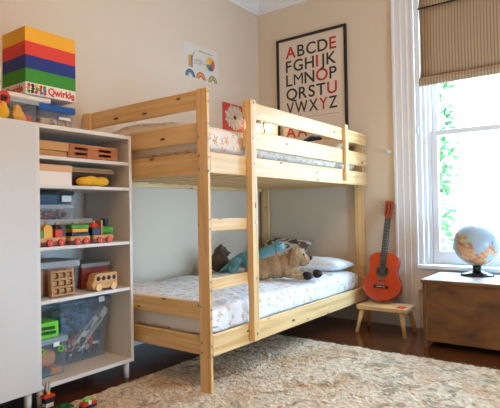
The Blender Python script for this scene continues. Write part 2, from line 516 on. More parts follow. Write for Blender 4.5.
# crown moulding along the two walls
prof = [(0, 0), (.012, 0), (.018, .018), (.03, .022), (.036, .05), (.06, .085), (.09, .105), (.096, .125), (.115, .13), (.115, .158), (0, .158)]
struct('trim_1', prism(bmesh.new(), prof, lambda a, b, t: Vector((t, YW - a, 2.842 + b)), X0, XW), 'trim')
struct('trim_2', prism(bmesh.new(), prof, lambda a, b, t: Vector((XW - a, t, 2.842 + b)), Y0, YW), 'trim')
# skirting
sk = [(0, 0), (.022, 0), (.022, .13), (.016, .145), (.010, .15), (.010, .165), (0, .17)]
struct('baseboard_left', prism(bmesh.new(), sk, lambda a, b, t: Vector((t, YW - a, b)), X0, XW), 'trim')
struct('baseboard_back', prism(bmesh.new(), sk, lambda a, b, t: Vector((XW - a, t, b)), -.235, YW), 'trim')

# fluted window casing: a stepped section run up the side of the window
cas = [(0, 0), (.028, 0), (.030, .004), (.030, .018), (.024, .024), (.024, .058), (.027, .062), (.027, .070), (.023, .075), (.023, .105), (.026, .109), (.026, .117), (.022, .122), (.022, .146), (.028, .151), (.029, .172), (0, .172)]
struct('trim_3', prism(bmesh.new(), cas, lambda a, b, t: Vector((XW - a, -.234 - b, t)), 0, 2.842), 'trim')
struct('trim_4', prism(bmesh.new(), cas, lambda a, b, t: Vector((XW - a, WY0 - .17 + b, t)), 0, 2.842), 'trim')

win = bpy.data.objects.new('window_1', None); COL.objects.link(win); win.location = (2.2, (WY0 + WY1) / 2, WZ0)
win['kind'] = 'structure'; ABS[win.name] = Vector(win.location)
def wpart(name, bm, mat='trim'): return finish(name, bm, mat, win)
bm = bmesh.new()                                   # stepped jambs and head
for s, e in ((WY1, -1), (WY0, 1)):
    for xa, xb, w in ((2.116, 2.150, .036), (2.150, 2.185, .062), (2.185, 2.38, .085)):
        B(bm, xa, xb, min(s, s + e * w), max(s, s + e * w), WZ0, WZ1, .002)
B(bm, 2.116, 2.38, WY0 + .09, WY1 - .09, WZ1 - .06, WZ1, .002)
wpart('window_frame', bm)
wpart('window_sill', box(2.045, 2.36, WY0 - .05 + .05, WY1 - .002, WZ0 - .03, WZ0, .004))
wpart('apron', box(2.085, 2.114, WY0, WY1, .30, WZ0 - .03, .003))
ya, yb = WY1 - .087, WY0 + .087
def sash(x, z0, z1, st, rb, rt):
    bm = bmesh.new()
    B(bm, x, x + .04, ya - st, ya, z0, z1, .003); B(bm, x, x + .04, yb, yb + st, z0, z1, .003)
    B(bm, x, x + .04, yb + st, ya - st, z0, z0 + rb, .003); B(bm, x, x + .04, yb + st, ya - st, z1 - rt, z1, .003)
    wpart('sash', bm)
    wpart('pane', box(x + .017, x + .021, yb + st, ya - st, z0 + rb, z1 - rt, 0), 'glass')
sash(2.195, .502, 1.548, .047, .10, .042)
sash(2.24, 1.508, 2.72, .044, .042, .06)
bm = bmesh.new(); cyl(bm, (2.10, -.42, 1.52), (2.10, -.42, 1.58), .006)
wpart('sash_catch', bm, 'trim')

# ------------------------------------------------------------------ outside the window
struct('ground', box(2.6, 40, -25, 25, -3.2, -3.0, 0), 'street')
hs = thing('neighbour_house', 'pale rendered house across the street seen through the window', 'house', (15, -6, -3))
bm = bmesh.new(); B(bm, 0, .3, -9, 9, 0, 6.2); finish('facade', bm, 'facade', hs)
bm = bmesh.new(); prism(bm, [(0 - .4, 6.2), (3.5, 8.0), (3.5, 6.2)], lambda a, b, t: Vector((a, t, b)), -9.3, 9.3); finish('roof', bm, 'facade', hs)
for yy in (-6, -3.2, -.4, 2.4, 5.2):
    for zz in (1.0, 3.9):
        bm = box(-.06, .0, yy - .5, yy + .5, zz, zz + 1.5, 0); w = finish('window', bm, 'trim', hs)
        finish('pane', box(-.08, -.06, yy - .42, yy + .42, zz + .08, zz + 1.42, 0), 'facadewin', w)

iv = thing('climbing_ivy', 'pale green ivy climbing outside the left edge of the window', 'ivy', (2.62, -.47, .3))
bm = bmesh.new()
random.seed(5)
def ivy_x(z): return .012 * math.sin(z * 9) - .01 * math.sin(z * 23)
tube(bm, [(0, ivy_x(k * .05), k * .05 - .5) for k in range(60)], .006, 6)
finish('stem', bm, 'leaf', iv)
bm = bmesh.new()
for k in range(420):
    z = random.uniform(.0, 2.3)
    cz = .5 + .5 * math.sin(z * 11.) * math.sin(z * 4.3 + 1)
    if random.random() > .35 + .65 * cz: continue
    c = Vector((random.uniform(-.04, .06), ivy_x(z) + random.gauss(-.015, .026) * (1 + cz), z))
    s = random.uniform(.020, .034)
    R = Euler((random.uniform(-.6, .6), random.uniform(-.9, .9) + PI / 2, random.uniform(0, 6.28))).to_matrix()
    out = [(0, -1), (.55, -.75), (1, -.1), (.55, .1), (.5, .7), (0, 1.25), (-.5, .7), (-.55, .1), (-1, -.1), (-.55, -.75)]
    vs = [bm.verts.new(c + R @ Vector((p[0] * s, p[1] * s, .25 * s * abs(p[0])))) for p in out]
    m0 = bm.verts.new(c)
    for i in range(len(vs)): bm.faces.new((m0, vs[i], vs[(i + 1) % len(vs)]))
lv = finish('leaves', bm, 'leaf', iv); lv['kind'] = 'stuff'

# ------------------------------------------------------------------ roman blind
bl = thing('roman_blind', 'brown and grey pinstriped roman blind half lowered over the window', 'blind', (0, 0, 0))
bm = bmesh.new()
def blind_sheet(bm, z0, z1, x_of, th=.004, y0=-1.58, y1=-.452, ny=10, nz=8):
    g = {}
    for s in (0, 1):
        for i in range(nz + 1):
            z = z0 + (z1 - z0) * i / nz
            for j in range(ny + 1):
                y = y0 + (y1 - y0) * j / ny
                if j == ny: y += .010 * math.sin(i / nz * PI)* -1
                g[s, i, j] = bm.verts.new((x_of(z) + s * th, y, z))
    for s in (0, 1):
        for i in range(nz):
            for j in range(ny):
                bm.faces.new((g[s, i, j], g[s, i, j + 1], g[s, i + 1, j + 1], g[s, i + 1, j]))
    for i in range(nz):
        for j in (0, ny): bm.faces.new((g[0, i, j], g[1, i, j], g[1, i + 1, j], g[0, i + 1, j]))
    for j in range(ny):
        for i in (0, nz): bm.faces.new((g[0, i, j], g[1, i, j], g[1, i, j + 1], g[0, i, j + 1]))
blind_sheet(bm, 1.945, 2.495, lambda z: 2.085 - .014 * math.sin((z - 1.945) / .55 * PI))
blind_sheet(bm, 2.492, 2.78, lambda z: 2.074 - .006 * math.sin((z - 2.49) / .3 * PI))
finish('blind_cloth', bm, 'blind', bl, True)
bm = bmesh.new()
prism(bm, [(2.083, 1.955), (2.058, 1.945), (2.05, 1.915), (2.060, 1.885), (2.08, 1.882), (2.097, 1.90), (2.10, 1.955)], lambda a, b, t: Vector((a, t, b)), -1.585, -.45)
finish('hem_fold', bm, 'blind', bl)
bm = bmesh.new(); cyl(bm, (2.078, -1.6, 2.493), (2.078, -.445, 2.493), .006, n=8)
finish('batten', bm, 'blackmat', bl)
finish('head_rail', box(2.06, 2.112, -1.6, -.44, 2.76, 2.80, .003), 'trim', bl)

# ------------------------------------------------------------------ bunk bed
L, W, H = 2.10, 1.032, 1.572
bed = thing('bunk_bed', 'natural pine bunk bed with ladder standing along the left wall', 'bunk bed')
def bp(name, *a, mat='pine', bev=.004, par=bed): return finish(name, box(*a, bev, 2), mat, par)
posts = []
for (xa, xb) in ((0, .020), (L - .028, L)):
    for (y0, y1) in ((0 if xa == 0 else .022, .075 if xa == 0 else .097), (W - .075, W)):
        posts.append(bp('post', xa, xb, y0, y1, 0, H))
def bolt(p, axis, par):
    d = Vector(axis) * .004; bm = bmesh.new()
    cyl(bm, Vector(p) - d * .5, Vector(p) + d, .006, n=12); finish('bolt', bm, 'steel', par)
for z in (1.55, 1.50, 1.385, 1.32, 1.225, 1.155, .895, .845, .575, .53, .445, .39, .262, .21):
    if z in (.895, .845, .575, .53, 1.385, .39, 1.55, 1.50): bolt((.010, 0, z), (0, -1, 0), posts[0])
    else: bolt((0, .058, z), (-1, 0, 0), posts[0]); bolt((.010, 0, z - .012), (0, -1, 0), posts[0])
# boards across the two short ends
for (xa, xb) in ((.0205, .045), (L - .05, L - .028)):
    for z0, z1 in ((1.474, 1.574), (1.299, 1.403), (1.133, 1.246), (.371, .461), (.189, .284)):
        bp('end_board', xa, xb, .0235, W - .002, z0, z1)
# long sides
bp('side_rail', .0205, L, 0, .022, 1.133, 1.242)
bp('side_rail', .0205, L, 0, .022, .192, .303)
bp('side_rail', .05, L - .05, W - .022, W, 1.12, 1.235)
bp('side_rail', .05, L - .05, W - .022, W, .192, .303)
bp('guard_rail', .342, L, 0, .022, 1.466, 1.562)
bp('guard_rail', .342, L, 0, .022, 1.292, 1.40)
up = bp('upright', 1.637, 1.687, -.026, -.0005, 1.155, 1.588)
lp = bp('ladder_post', .338, .393, -.040, -.0005, .208, 1.562)
for z in (1.545, 1.345, 1.20, .87, .56, .25): bolt((.366, -.040, z), (0, -1, 0), lp)
for z in (1.55, 1.36, 1.19): bolt((1.662, -.026, z), (0, -1, 0), up)
bp('ladder_rung', .0205, .345, 0, .026, .832, .897)
bp('ladder_rung', .0205, .345, 0, .026, .530, .592)
for zz in (1.148, .205):
    for k in range(13):
        x = .10 + k * .152
        bp('slat', x, x + .07, .0225, W - .0225, zz, zz + .016, bev=.001)

def upper_top(x, y):
    near = math.exp(-((x - .12) / .38) ** 2)
    return .10 * near * (.40 + .75 * min(1, max(0, (y - .1) / .7))) + .012 * math.sin(x * 9 + y * 4)
o = finish('mattress', soft(.055, 2.04, .05, .98, 1.166, 1.252, 7, 14, .004, 6, 1.), 'uppersheet', None, True, uv=False)
tag(o, 'mattress in a star print sheet on the upper bunk', 'mattress')
o = finish('duvet', soft(.050, 1.98, .040, .990, 1.240, 1.368, 5, 12, .018, 5, 5., 120, 64, upper_top), 'uppersheet', None, True, uv=False)
tag(o, 'rumpled cream duvet with orange print on the upper bunk', 'duvet')
o = finish('mattress', soft(.055, 2.04, .06, .975, .222, .278, 7, 14, .004, 4, 2.), 'sheetstar', None, True, uv=False)
tag(o, 'mattress in a gold star sheet on the lower bunk', 'mattress')
def lower_top(x, y): return .02 * math.exp(-((y - .8) / .3) ** 2) + .012 * math.exp(-((x - .3) / .5) ** 2)
o = finish('duvet', soft(.050, 1.985, .036, .990, .268, .440, 6, 14, .014, 4.5, 9., 120, 64, lower_top), 'duvetstar', None, True, uv=False)
tag(o, 'white duvet with small gold stars spread over the lower bunk', 'duvet')

# pillows
def pillow(name, mat, c, size, rot, label, cat='pillow', seed=0.):
    bm = bmesh.new(); n = 26; lay = bm.loops.layers.uv.verify(); g = {}
    for s in (1, -1):
        for i in range(n + 1):
            for j in range(n + 1):
                u, v = 2 * i / n - 1, 2 * j / n - 1
                if s == -1 and (i in (0, n) or j in (0, n)): g[s, i, j] = g[1, i, j]; continue
                h_ = (max(0, 1 - abs(u) ** 2.6) * max(0, 1 - abs(v) ** 2.6)) ** .55
                pin = 1 - .07 * (1 - v * v) * abs(u) ** 3, 1 - .07 * (1 - u * u) * abs(v) ** 3
                w = 1 + .16 * noise.noise(Vector((u * 2 + seed, v * 2, s)))
                g[s, i, j] = bm.verts.new((u * size[0] / 2 * pin[0], v * size[1] / 2 * pin[1], s * h_ * size[2] / 2 * w))
    for s in (1, -1):
        for i in range(n):
            for j in range(n):
                f = bm.faces.new((g[s, i, j], g[s, i + 1, j], g[s, i + 1, j + 1], g[s, i, j + 1]))
    bmesh.ops.transform(bm, matrix=Matrix.Translation(c) @ Euler(rot).to_matrix().to_4x4(), verts=bm.verts)
    return tag(finish(name, bm, mat, None, True), label, cat)
pillow('pillow', 'pillow', (1.80, .335, .492), (.40, .56, .12), (0, .06, .05), 'plain white pillow lying at the far end of the lower bunk')
pillow('cushion', 'patch', (1.90, .70, .59), (.30, .46, .13), (.06, -.55, .05), 'brown and white patterned cushion leaning behind the plush dog', 'cushion', 3)
pillow('pillow', 'tanpillow', (1.83, .36, 1.452), (.34, .60, .12), (0, -.28, 0), 'cream pillow at the far end of the upper bunk')
bm = bmesh.new(); ball(bm, (1.95, .42, 1.545), (.05, .055, .035)); ball(bm, (1.94, .36, 1.55), (.03, .04, .02)); ball(bm, (1.95, .47, 1.54), (.03, .04, .025))
tag(remeshed('cloth_pouch', bm, 'navy'), 'small navy cloth pouch lying on the cream pillow of the upper bunk', 'pouch')

# ------------------------------------------------------------------ plush animals on the lower bunk
def plush_root(name, label, cat, loc, ang): return thing(name, label, cat, loc, ang)
DA = math.atan2(-.33, .15)
dog = plush_root('plush_dog', 'tan plush dog with black paws lying on the lower bunk', 'plush toy', (1.13, .235, .450), DA)
bm = bmesh.new()      # local x = towards the head
for c, r in (((-.14, 0, .07), (.10, .09, .072)), ((-.06, 0, .082), (.10, .088, .082)), ((.02, 0, .092), (.085, .082, .084)), ((.06, 0, .125), (.058, .058, .066)),
             ((.09, 0, .168), (.066, .062, .058)), ((.138, 0, .138), (.05, .045, .034)), ((.130, 0, .108), (.034, .034, .016)),
             ((-.17, .07, .035), (.07, .035, .035)), ((-.17, -.07, .035), (.07, .035, .035))):
    ball(bm, c, r)
for s in (.05, -.05):
    for k in range(7): ball(bm, (.03 + k * (.022 + .08 * s), s * (1 + k * .03), .048 - k * .0035), .034 - k * .0012)
remeshed('body', bm, 'fur', dog, .006, 5, .006)
for s in (1, -1):
    bm = bmesh.new()
    for k in range(6):
        t = k / 5; ball(bm, (.078 - .012 * t, s * (.060 + .012 * math.sin(t * 2)), .195 - .09 * t), (.026 + .012 * t, .013, .02))
    remeshed('ear', bm, 'furear', dog, .005, 4, .004)
    bm = bmesh.new(); ball(bm, (.195 + s * .030, s * .062, .031), (.038, .034, .030)); finish('paw', bm, 'furdark', dog, True)
    bm = bmesh.new(); ball(bm, (.140, s * .034, .175), .009); finish('eye', bm, 'black', dog, True)
bm = bmesh.new(); ball(bm, (.186, 0, .148), (.016, .018, .014)); finish('nose', bm, 'black', dog, True)
bm = bmesh.new(); ball(bm, (.152, 0, .112), (.026, .026, .010)); finish('mouth', bm, 'mouth', dog, True)
bm = bmesh.new()
for k in range(7): ball(bm, (-.20 - .012 * k, .02 * math.sin(k * .5), .03 + .004 * k), .017)
remeshed('tail', bm, 'fur', dog, .006)

dino = plush_root('plush_dinosaur', 'turquoise long-necked plush dinosaur on the lower bunk behind the ladder', 'plush toy', (1.27, .57, .460), math.atan2(-.78, .625))
def chain(bm, pts, rad, n=6):
    for (p, q), (a, b) in zip(zip(pts, pts[1:]), zip(rad, rad[1:])):
        for k in range(n + 1):
            t = k / n; ball(bm, Vector(p).lerp(Vector(q), t), a + (b - a) * t, u=12, v=8)
bm = bmesh.new()
chain(bm, [(-.27, 0, .014), (-.22, 0, .04), (-.165, 0, .085), (-.10, 0, .105), (-.03, 0, .115), (.05, 0, .148), (.11, 0, .175), (.145, 0, .19)], [.014, .026, .036, .05, .048, .036, .032, .034])
for s in (.04, -.04):
    chain(bm, [(-.15, s, .085), (-.19, s * 1.3, .028)], [.036, .027]); chain(bm, [(-.05, s, .09), (-.06, s * 1.3, .028)], [.036, .027])
ball(bm, (.170, .02, .205), (.042, .034, .034)); ball(bm, (.182, -.02, .198), (.04, .034, .034))
remeshed('body', bm, 'dino', dino, .007, 5, .005)
bm = bmesh.new(); chain(bm, [(-.06, 0, .075), (.02, 0, .085), (.10, 0, .12)], [.035, .035, .022]); remeshed('belly', bm, 'dinobelly', dino, .008)
for s in (1, -1):
    bm = bmesh.new(); ball(bm, (.19, s * .045, .222), .006); finish('eye', bm, 'black', dino, True)

br = plush_root('plush_toy', 'dark brown plush toy slumped against the wall behind the turquoise dinosaur', 'plush toy', (1.17, .86, .462), -.9)
bm = bmesh.new()
for c, r in (((0, 0, .07), (.085, .08, .075)), ((.02, 0, .15), (.055, .055, .05)), ((.065, 0, .14), (.025, .025, .02)), ((.02, .045, .195), .018), ((.02, -.045, .195), .018),
             ((.10, .06, .03), (.06, .028, .028)), ((.10, -.06, .03), (.06, .028, .028)), ((.04, .085, .08), (.05, .022, .022)), ((.04, -.085, .08), (.05, .022, .022))):
    ball(bm, c, r)
remeshed('body', bm, 'brownfur', br, .008, 5, .006)
bm = bmesh.new(); ball(bm, (.09, 0, .145), (.008, .01, .007)); finish('nose', bm, 'black', br, True)

# ------------------------------------------------------------------ clip lamp in the corner over the upper bunk
lmp = thing('reading_lamp', 'black clip lamp lit in the corner above the upper bunk', 'lamp', (2.085, .995, 1.572))
bm = bmesh.new(); B(bm, 2.066, 2.106, .975, 1.02, 1.573, 1.60, .003); finish('clip', bm, 'blackmat', lmp).location -= Vector(lmp.location)
bm = bmesh.new(); tube(bm, [(2.085, .995, 1.60), (2.08, .99, 1.68), (2.095, 1.01, 1.76), (2.085, 1.005, 1.84), (2.03, .985, 1.845)], .006, 8)
finish('neck', bm, 'blackmat', lmp, True).location -= Vector(lmp.location)
bm = bmesh.new()
n = 24; prof2 = [(.012, 1.83), (.026, 1.825), (.036, 1.80), (.056, 1.765), (.054, 1.765), (.033, 1.798), (.022, 1.82), (.010, 1.822)]
rings = [[bm.verts.new((2.03 + r * math.cos(2 * PI * k / n), .985 + r * math.sin(2 * PI * k / n), z + .012)) for k in range(n)] for r, z in prof2]
for r0, r1 in zip(rings, rings[1:] + rings[:1]):
    for k in range(n): bm.faces.new((r0[k], r0[(k + 1) % n], r1[(k + 1) % n], r1[k]))
finish('lamp_shade', bm, 'blackmat', lmp, True).location -= Vector(lmp.location)
m, nt, b, o_ = new_mat('lit_bulb'); b.inputs['Emission Color'].default_value = (1, .72, .42, 1); b.inputs['Emission Strength'].default_value = 12
M['bulb'] = m
bm = bmesh.new(); ball(bm, (2.03, .985, 1.80), .016); finish('bulb', bm, 'bulb', lmp, True).location -= Vector(lmp.location)

# ------------------------------------------------------------------ pictures on the walls
T = Matrix.Identity(4)
po = thing('alphabet_poster', 'large black-framed alphabet poster on the window wall above the bunk', 'poster', (0, 0, 0))
PY0, PY1, PZ0, PZ1 = .154, .849, 1.54, 2.54
fw = .022
bm = bmesh.new()
B(bm, XW - .026, XW - .001, PY0, PY0 + fw, PZ0, PZ1, .002); B(bm, XW - .026, XW - .001, PY1 - fw, PY1, PZ0, PZ1, .002)
B(bm, XW - .026, XW - .001, PY0 + fw, PY1 - fw, PZ0, PZ0 + fw, .002); B(bm, XW - .026, XW - .001, PY0 + fw, PY1 - fw, PZ1 - fw, PZ1, .002)
finish('frame', bm, 'black', po)
finish('print', box(XW - .012, XW - .002, PY0 + fw, PY1 - fw, PZ0 + fw, PZ1 - fw, 0), 'paper', po)
rows = ['ABCDE', 'FGHIJK', 'LMNOP', 'QRSTU', 'VWXYZ']
tx0, tx1 = .095, .600                # span of a line, measured from the poster's left edge
for r, row in enumerate(rows):
    zb = PZ1 - .083 - .105 - r * .130
    gl = []
    for ch in row:
        g = text(None, ch, .150, T, None, None, .0008, 0 if ch == 'M' else .0022)
        xs = [v.co.x for v in g.verts]; gl.append((ch, g, min(xs), max(xs)))
    tw = sum(b_ - a_ for _, _, a_, b_ in gl)
    sc = min(1.0, (tx1 - tx0) * .90 / tw); gap = (tx1 - tx0 - tw * sc) / (len(gl) - 1)
    x = tx0
    for ch, g, a_, b_ in gl:
        mt = frame_wx(XW - .0125, PY1 - x, zb) @ Matrix.Diagonal((sc, 1, 1, 1)) @ Matrix.Translation((-a_, 0, 0))
        bmesh.ops.transform(g, matrix=mt, verts=g.verts)
        lt = finish('letter', g, 'inkred' if ch in 'AEIOUY' else 'ink', po)
        if ch in 'AEIOUY': lt['label'] = 'red letter'
        x += (b_ - a_) * sc + gap
for k in range(2): text('letter', 'A', .150, frame_wx(XW - .0125, PY1 - .085 - k * .118, 1.612), 'inkred', po, .0008, .0022)['label'] = 'red letter'
for k in range(2):
    bm = B(bmesh.new(), XW - .0133, XW - .012, PY1 - .225 - k * .02, PY1 - .216 - k * .02, 1.795, 1.815); finish('red_mark', bm, 'inkred', po)
finish('rule', box(XW - .013, XW - .012, PY0 + .08, PY1 - .27, 1.782, 1.786, 0), 'linegrey', po)

def ribbon(bm, c, r0, r1, a0, a1, y, mi, n=20):
    """flat ring sector on the left wall"""
    for k in range(n):
        t0, t1 = a0 + (a1 - a0) * k / n, a0 + (a1 - a0) * (k + 1) / n
        vs = [bm.verts.new((c[0] + r * math.cos(t), y, c[1] + r * math.sin(t))) for r, t in ((r0, t0), (r1, t0), (r1, t1), (r0, t1))]
        if r0 == 0: bm.faces.new((vs[0], vs[1], vs[2])).material_index = mi
        else: bm.faces.new(vs).material_index = mi
def curled_sheet(x0, x1, z0, z1, d=.006, slant=0.):
    bm = bmesh.new(); n = 8; g = {}
    for i in range(n + 1):
        for j in range(n + 1):
            u, v = i / n, j / n
            y = YW - .0012 - d * (max(0, abs(2 * u - 1) - .5) * max(0, abs(2 * v - 1) - .5)) * 2
            for s in (0, 1): g[s, i, j] = bm.verts.new((x0 + (x1 - x0) * u, y + s * .001, z0 + (z1 - z0) * v + slant * u))
    for s in (0, 1):
        for i in range(n):
            for j in range(n): bm.faces.new((g[s, i, j], g[s, i + 1, j], g[s, i + 1, j + 1], g[s, i, j + 1]))
    for i in range(n):
        for j in (0, n):
            bm.faces.new((g[0, i, j], g[0, i + 1, j], g[1, i + 1, j], g[1, i, j])); bm.faces.new((g[0, j, i], g[0, j, i + 1], g[1, j, i + 1], g[1, j, i]))
    return bm
M['drawpaper'] = plain('drawing_paper', 'd6d0c6', .8)
M['cblue'] = plain('blue_crayon', '4a6a86', .9); M['cred'] = plain('red_crayon', 'c65a3c', .9); M['corange'] = plain('orange_crayon', 'd9983a', .9)
M['cgreen'] = plain('green_crayon', '6e8f6a', .9); M['cgrey'] = plain('grey_pencil', 'a29c94', .9); M['cyellow'] = plain('yellow_crayon', 'dcb84c', .9)
dr = thing('childs_drawing', 'white paper with a childs crayon drawing of rainbows on the left wall', 'drawing')
finish('sheet', curled_sheet(1.02, 1.47, 2.035, 2.325, .0012), 'drawpaper', dr)
bm = bmesh.new(); y = YW - .0032
cm = ['cblue', 'cred', 'corange', 'cgreen', 'cgrey', 'cyellow']
bm.free()
for cx, cols in ((1.10, (0, 0, 4)), (1.235, (1, 2, 1)), (1.395, (3, 2, 3))):
    bm = bmesh.new()
    for k, mi in enumerate(cols): ribbon(bm, (cx, 2.045), .062 - k * .014, .050 - k * .014, 0, PI, y - .0002 * k, mi)
    finish('rainbow', bm, cm, dr)
bm = bmesh.new()
for a0, a1, mi in ((0, .9, 1), (.9, 2.3, 2), (2.3, 3.3, 5), (3.3, 4.2, 3), (4.2, 5.5, 0), (5.5, 6.28, 1)): ribbon(bm, (1.365, 2.20), 0, .058, a0, a1, y, mi)
finish('colour_wheel', bm, cm, dr)
for k, mi in enumerate((2, 2, 0)): finish('crayon_bar', box(1.080 + k * .018, 1.094 + k * .018, y - .0004, y, 2.125, 2.225, 0), cm[mi], dr)
bm = bmesh.new()
for k in range(6): B(bm, 1.22 + k * .03, 1.24 + k * .03, y - .0004, y, 2.277, 2.289, 0, (4, 2, 5, 4, 3, 4)[k])
for k in range(9):
    x = 1.12 + .02 * (k % 5); z = 2.165 + .016 * (k // 3) + .012 * (k % 2)
    B(bm, x + .02, x + .09, y - .0004, y, z, z + .003, 0, 4)
tube(bm, [(1.125 + .004 * k + .01 * math.sin(k * 2), y, 2.21 + .006 * k) for k in range(10)], .0018, 5, 4)
finish('pencil_pattern', bm, cm, dr)

fl = thing('flower_picture', 'red square picture of a white daisy on the left wall above the bunk', 'picture')
finish('sheet', curled_sheet(1.525, 1.855, 1.665, 1.91, .003), plain('red_print', 'c43a2c', .7), fl)
bm = bmesh.new(); cx, cz = 1.705, 1.79; random.seed(3)
for ring, (r0, r1, n) in enumerate(((.03, .128, 22), (.02, .10, 18), (.015, .065, 14))):
    for k in range(n):
        a = 2 * PI * k / n + ring * .2; w = .5 * 2 * PI * r1 / n * .85; ln = r1 * random.uniform(.9, 1.08)
        d = Vector((math.cos(a) * 1.12, 0, math.sin(a) * .93)); e = Vector((-math.sin(a), 0, math.cos(a)))
        yy = YW - .0045 - .0012 * ring - .0003 * (k % 2)
        pts = [d * r0, d * (r0 + (ln - r0) * .55) + e * w, d * (ln * .93) + e * w * .8, d * ln, d * (ln * .93) - e * w * .8, d * (r0 + (ln - r0) * .55) - e * w]
        f = bm.faces.new([bm.verts.new(Vector((cx, yy, cz)) + p) for p in pts]); f.material_index = k % 2
finish('flower', bm, [plain('white_petal', 'dccfc0', .8), plain('cream_petal', 'cbb9a6', .8)], fl)
bm = bmesh.new(); ball(bm, (cx, YW - .0075, cz), (.017, .002, .015)); finish('flower_centre', bm, plain('dark_flower_centre', '2a2018', .9), fl)

hk = thing('wall_hook', 'small white hook on the window wall beside the casing', 'hook')
bm = bmesh.new(); cyl(bm, (XW - .012, -.185, 1.40), (XW - .0005, -.185, 1.40), .022, n=18); finish('plate', bm, 'trim', hk, True)
bm = bmesh.new(); tube(bm, [(XW - .012, -.185, 1.40), (XW - .035, -.185, 1.395), (XW - .042, -.185, 1.405), (XW - .042, -.185, 1.42)], .006, 8); finish('peg', bm, 'trim', hk, True)

# ------------------------------------------------------------------ white shelf unit and closed cabinet
FY, BY, CB, CT = .545, .965, .092, 1.375
sx0, sx1 = -.634, -.024
shelf = thing('shelf_unit', 'open white laminate shelf unit filled with toys at the end of the bunk', 'shelf unit')
pt = .02
finish('side_panel', box(sx1 - pt, sx1, FY, BY, CB, CT, .001), 'lam', shelf)
finish('side_panel', box(sx0, sx0 + pt, FY, BY, CB, CT, .001), 'lam', shelf)
finish('top_panel', box(sx0 + pt, sx1 - pt, FY, BY, CT - .02, CT, .001), 'lam', shelf)
finish('bottom_panel', box(sx0 + pt, sx1 - pt, FY, BY, CB, CB + .02, .001), 'lam', shelf)
finish('back_panel', box(sx0 + pt, sx1 - pt, BY - .006, BY - .001, CB + .02, CT - .02, 0), 'lam', shelf)
SZ = [CB + .02, .514, .774, 1.079, 1.222]
for z in SZ[1:]: finish('shelf', box(sx0 + pt, sx1 - pt, FY + .004, BY - .007, z - .017, z, .001), 'lam', shelf)
def leg(x, y, par):
    bm = bmesh.new(); cyl(bm, (x, y, 0), (x, y, CB), .016, .019, 16); finish('leg', bm, 'lam', par, True)
for x in (sx0 + .032, sx1 - .032):
    for y in (FY + .035, BY - .04): leg(x, y, shelf)
bm = bmesh.new()
for z in (1.335, .15): cyl(bm, (sx1 - pt - .001, FY + .02, z), (sx1 - pt + .002, FY + .02, z), .004, n=10)
finish('hinge_hole', bm, 'blackmat', shelf)
cx0, cx1 = -1.246, -.636
cab = thing('cabinet', 'white laminate cabinet with closed door left of the open shelves', 'cabinet')
bm = bmesh.new()
B(bm, cx0, cx0 + pt, FY + .02, BY, CB, CT, .001); B(bm, cx1 - pt, cx1, FY + .02, BY, CB, CT, .001)
B(bm, cx0 + pt, cx1 - pt, FY + .02, BY, CT - .02, CT, .001); B(bm, cx0 + pt, cx1 - pt, FY + .02, BY, CB, CB + .02, .001); B(bm, cx0 + pt, cx1 - pt, BY - .01, BY, CB + .02, CT - .02)
finish('body', bm, 'lam', cab)
finish('door', box(cx0, cx1 + .002, FY - .002, FY + .018, CB, CT, .0015), 'lamdoor', cab)
for x in (cx0 + .032, cx1 - .032):
    for y in (FY + .035, BY - .04): leg(x, y, cab)

# ---- containers
def tub(name, label, x0, x1, y0, y1, z0, z1, lid='lidclear', bodymat='binclear', lid_h=.014, over=.006, cat='storage box', th=.003, lab=None, taper=.008, lid_part=True, group=None):
    t = thing(name, label, cat, ((x0 + x1) / 2, (y0 + y1) / 2, z0), 0, group)
    a, b_ = (x1 - x0) / 2, (y1 - y0) / 2; h_ = z1 - z0 - (lid_h if lid_part else 0)
    bm = bmesh.new()
    def rect(s, z, ins=0.):
        return [bm.verts.new((sx * (a - s - ins), sy * (b_ - s - ins), z)) for sx, sy in ((-1, -1), (1, -1), (1, 1), (-1, 1))]
    o1, o2 = rect(taper, 0), rect(0, h_); i1, i2 = rect(taper, th, th), rect(0, h_, th)
    for k in range(4):
        j = (k + 1) % 4
        bm.faces.new((o1[k], o1[j], o2[j], o2[k])); bm.faces.new((i1[j], i1[k], i2[k], i2[j])); bm.faces.new((o2[k], o2[j], i2[j], i2[k]))
    bm.faces.new(o1[::-1]); bm.faces.new(i1)
    finish('body', bm, bodymat, t)
    if lid_part: finish('lid', box(-a - over, a + over, -b_ - over, b_ + over, h_ - .012 if over else h_, h_ + lid_h, .003), lid, t)
    else:
        bm = bmesh.new()
        for (xa, xb, ya_, yb_) in ((-a - .008, a + .008, -b_ - .008, -b_ + .0), (-a - .008, a + .008, b_, b_ + .008), (-a - .008, -a, -b_, b_), (a, a + .008, -b_, b_)): B(bm, xa, xb, ya_, yb_, h_ - .02, h_, .002)
        finish('rim', bm, lid, t)
    if lab:
        finish('label', box(lab[0], lab[1], -b_ - .009, -b_ - .0065, lab[2], lab[3], 0), 'label', t)
    return t

def boxy(name, label, cat, dims, mat, lid=None, lidh=0., over=.004):
    x0, x1, y0, y1, z0, z1 = dims
    t = thing(name, label, cat, ((x0 + x1) / 2, (y0 + y1) / 2, z0)); a, b_, h_ = (x1 - x0) / 2, (y1 - y0) / 2, z1 - z0
    finish('body', box(-a, a, -b_, b_, 0, h_ - (lidh if lid else 0), .0015), mat, t)
    if lid: finish('lid', box(-a - over, a + over, -b_ - over, b_ + over, h_ - lidh, h_, .002), lid, t)
    return t

e = .0006
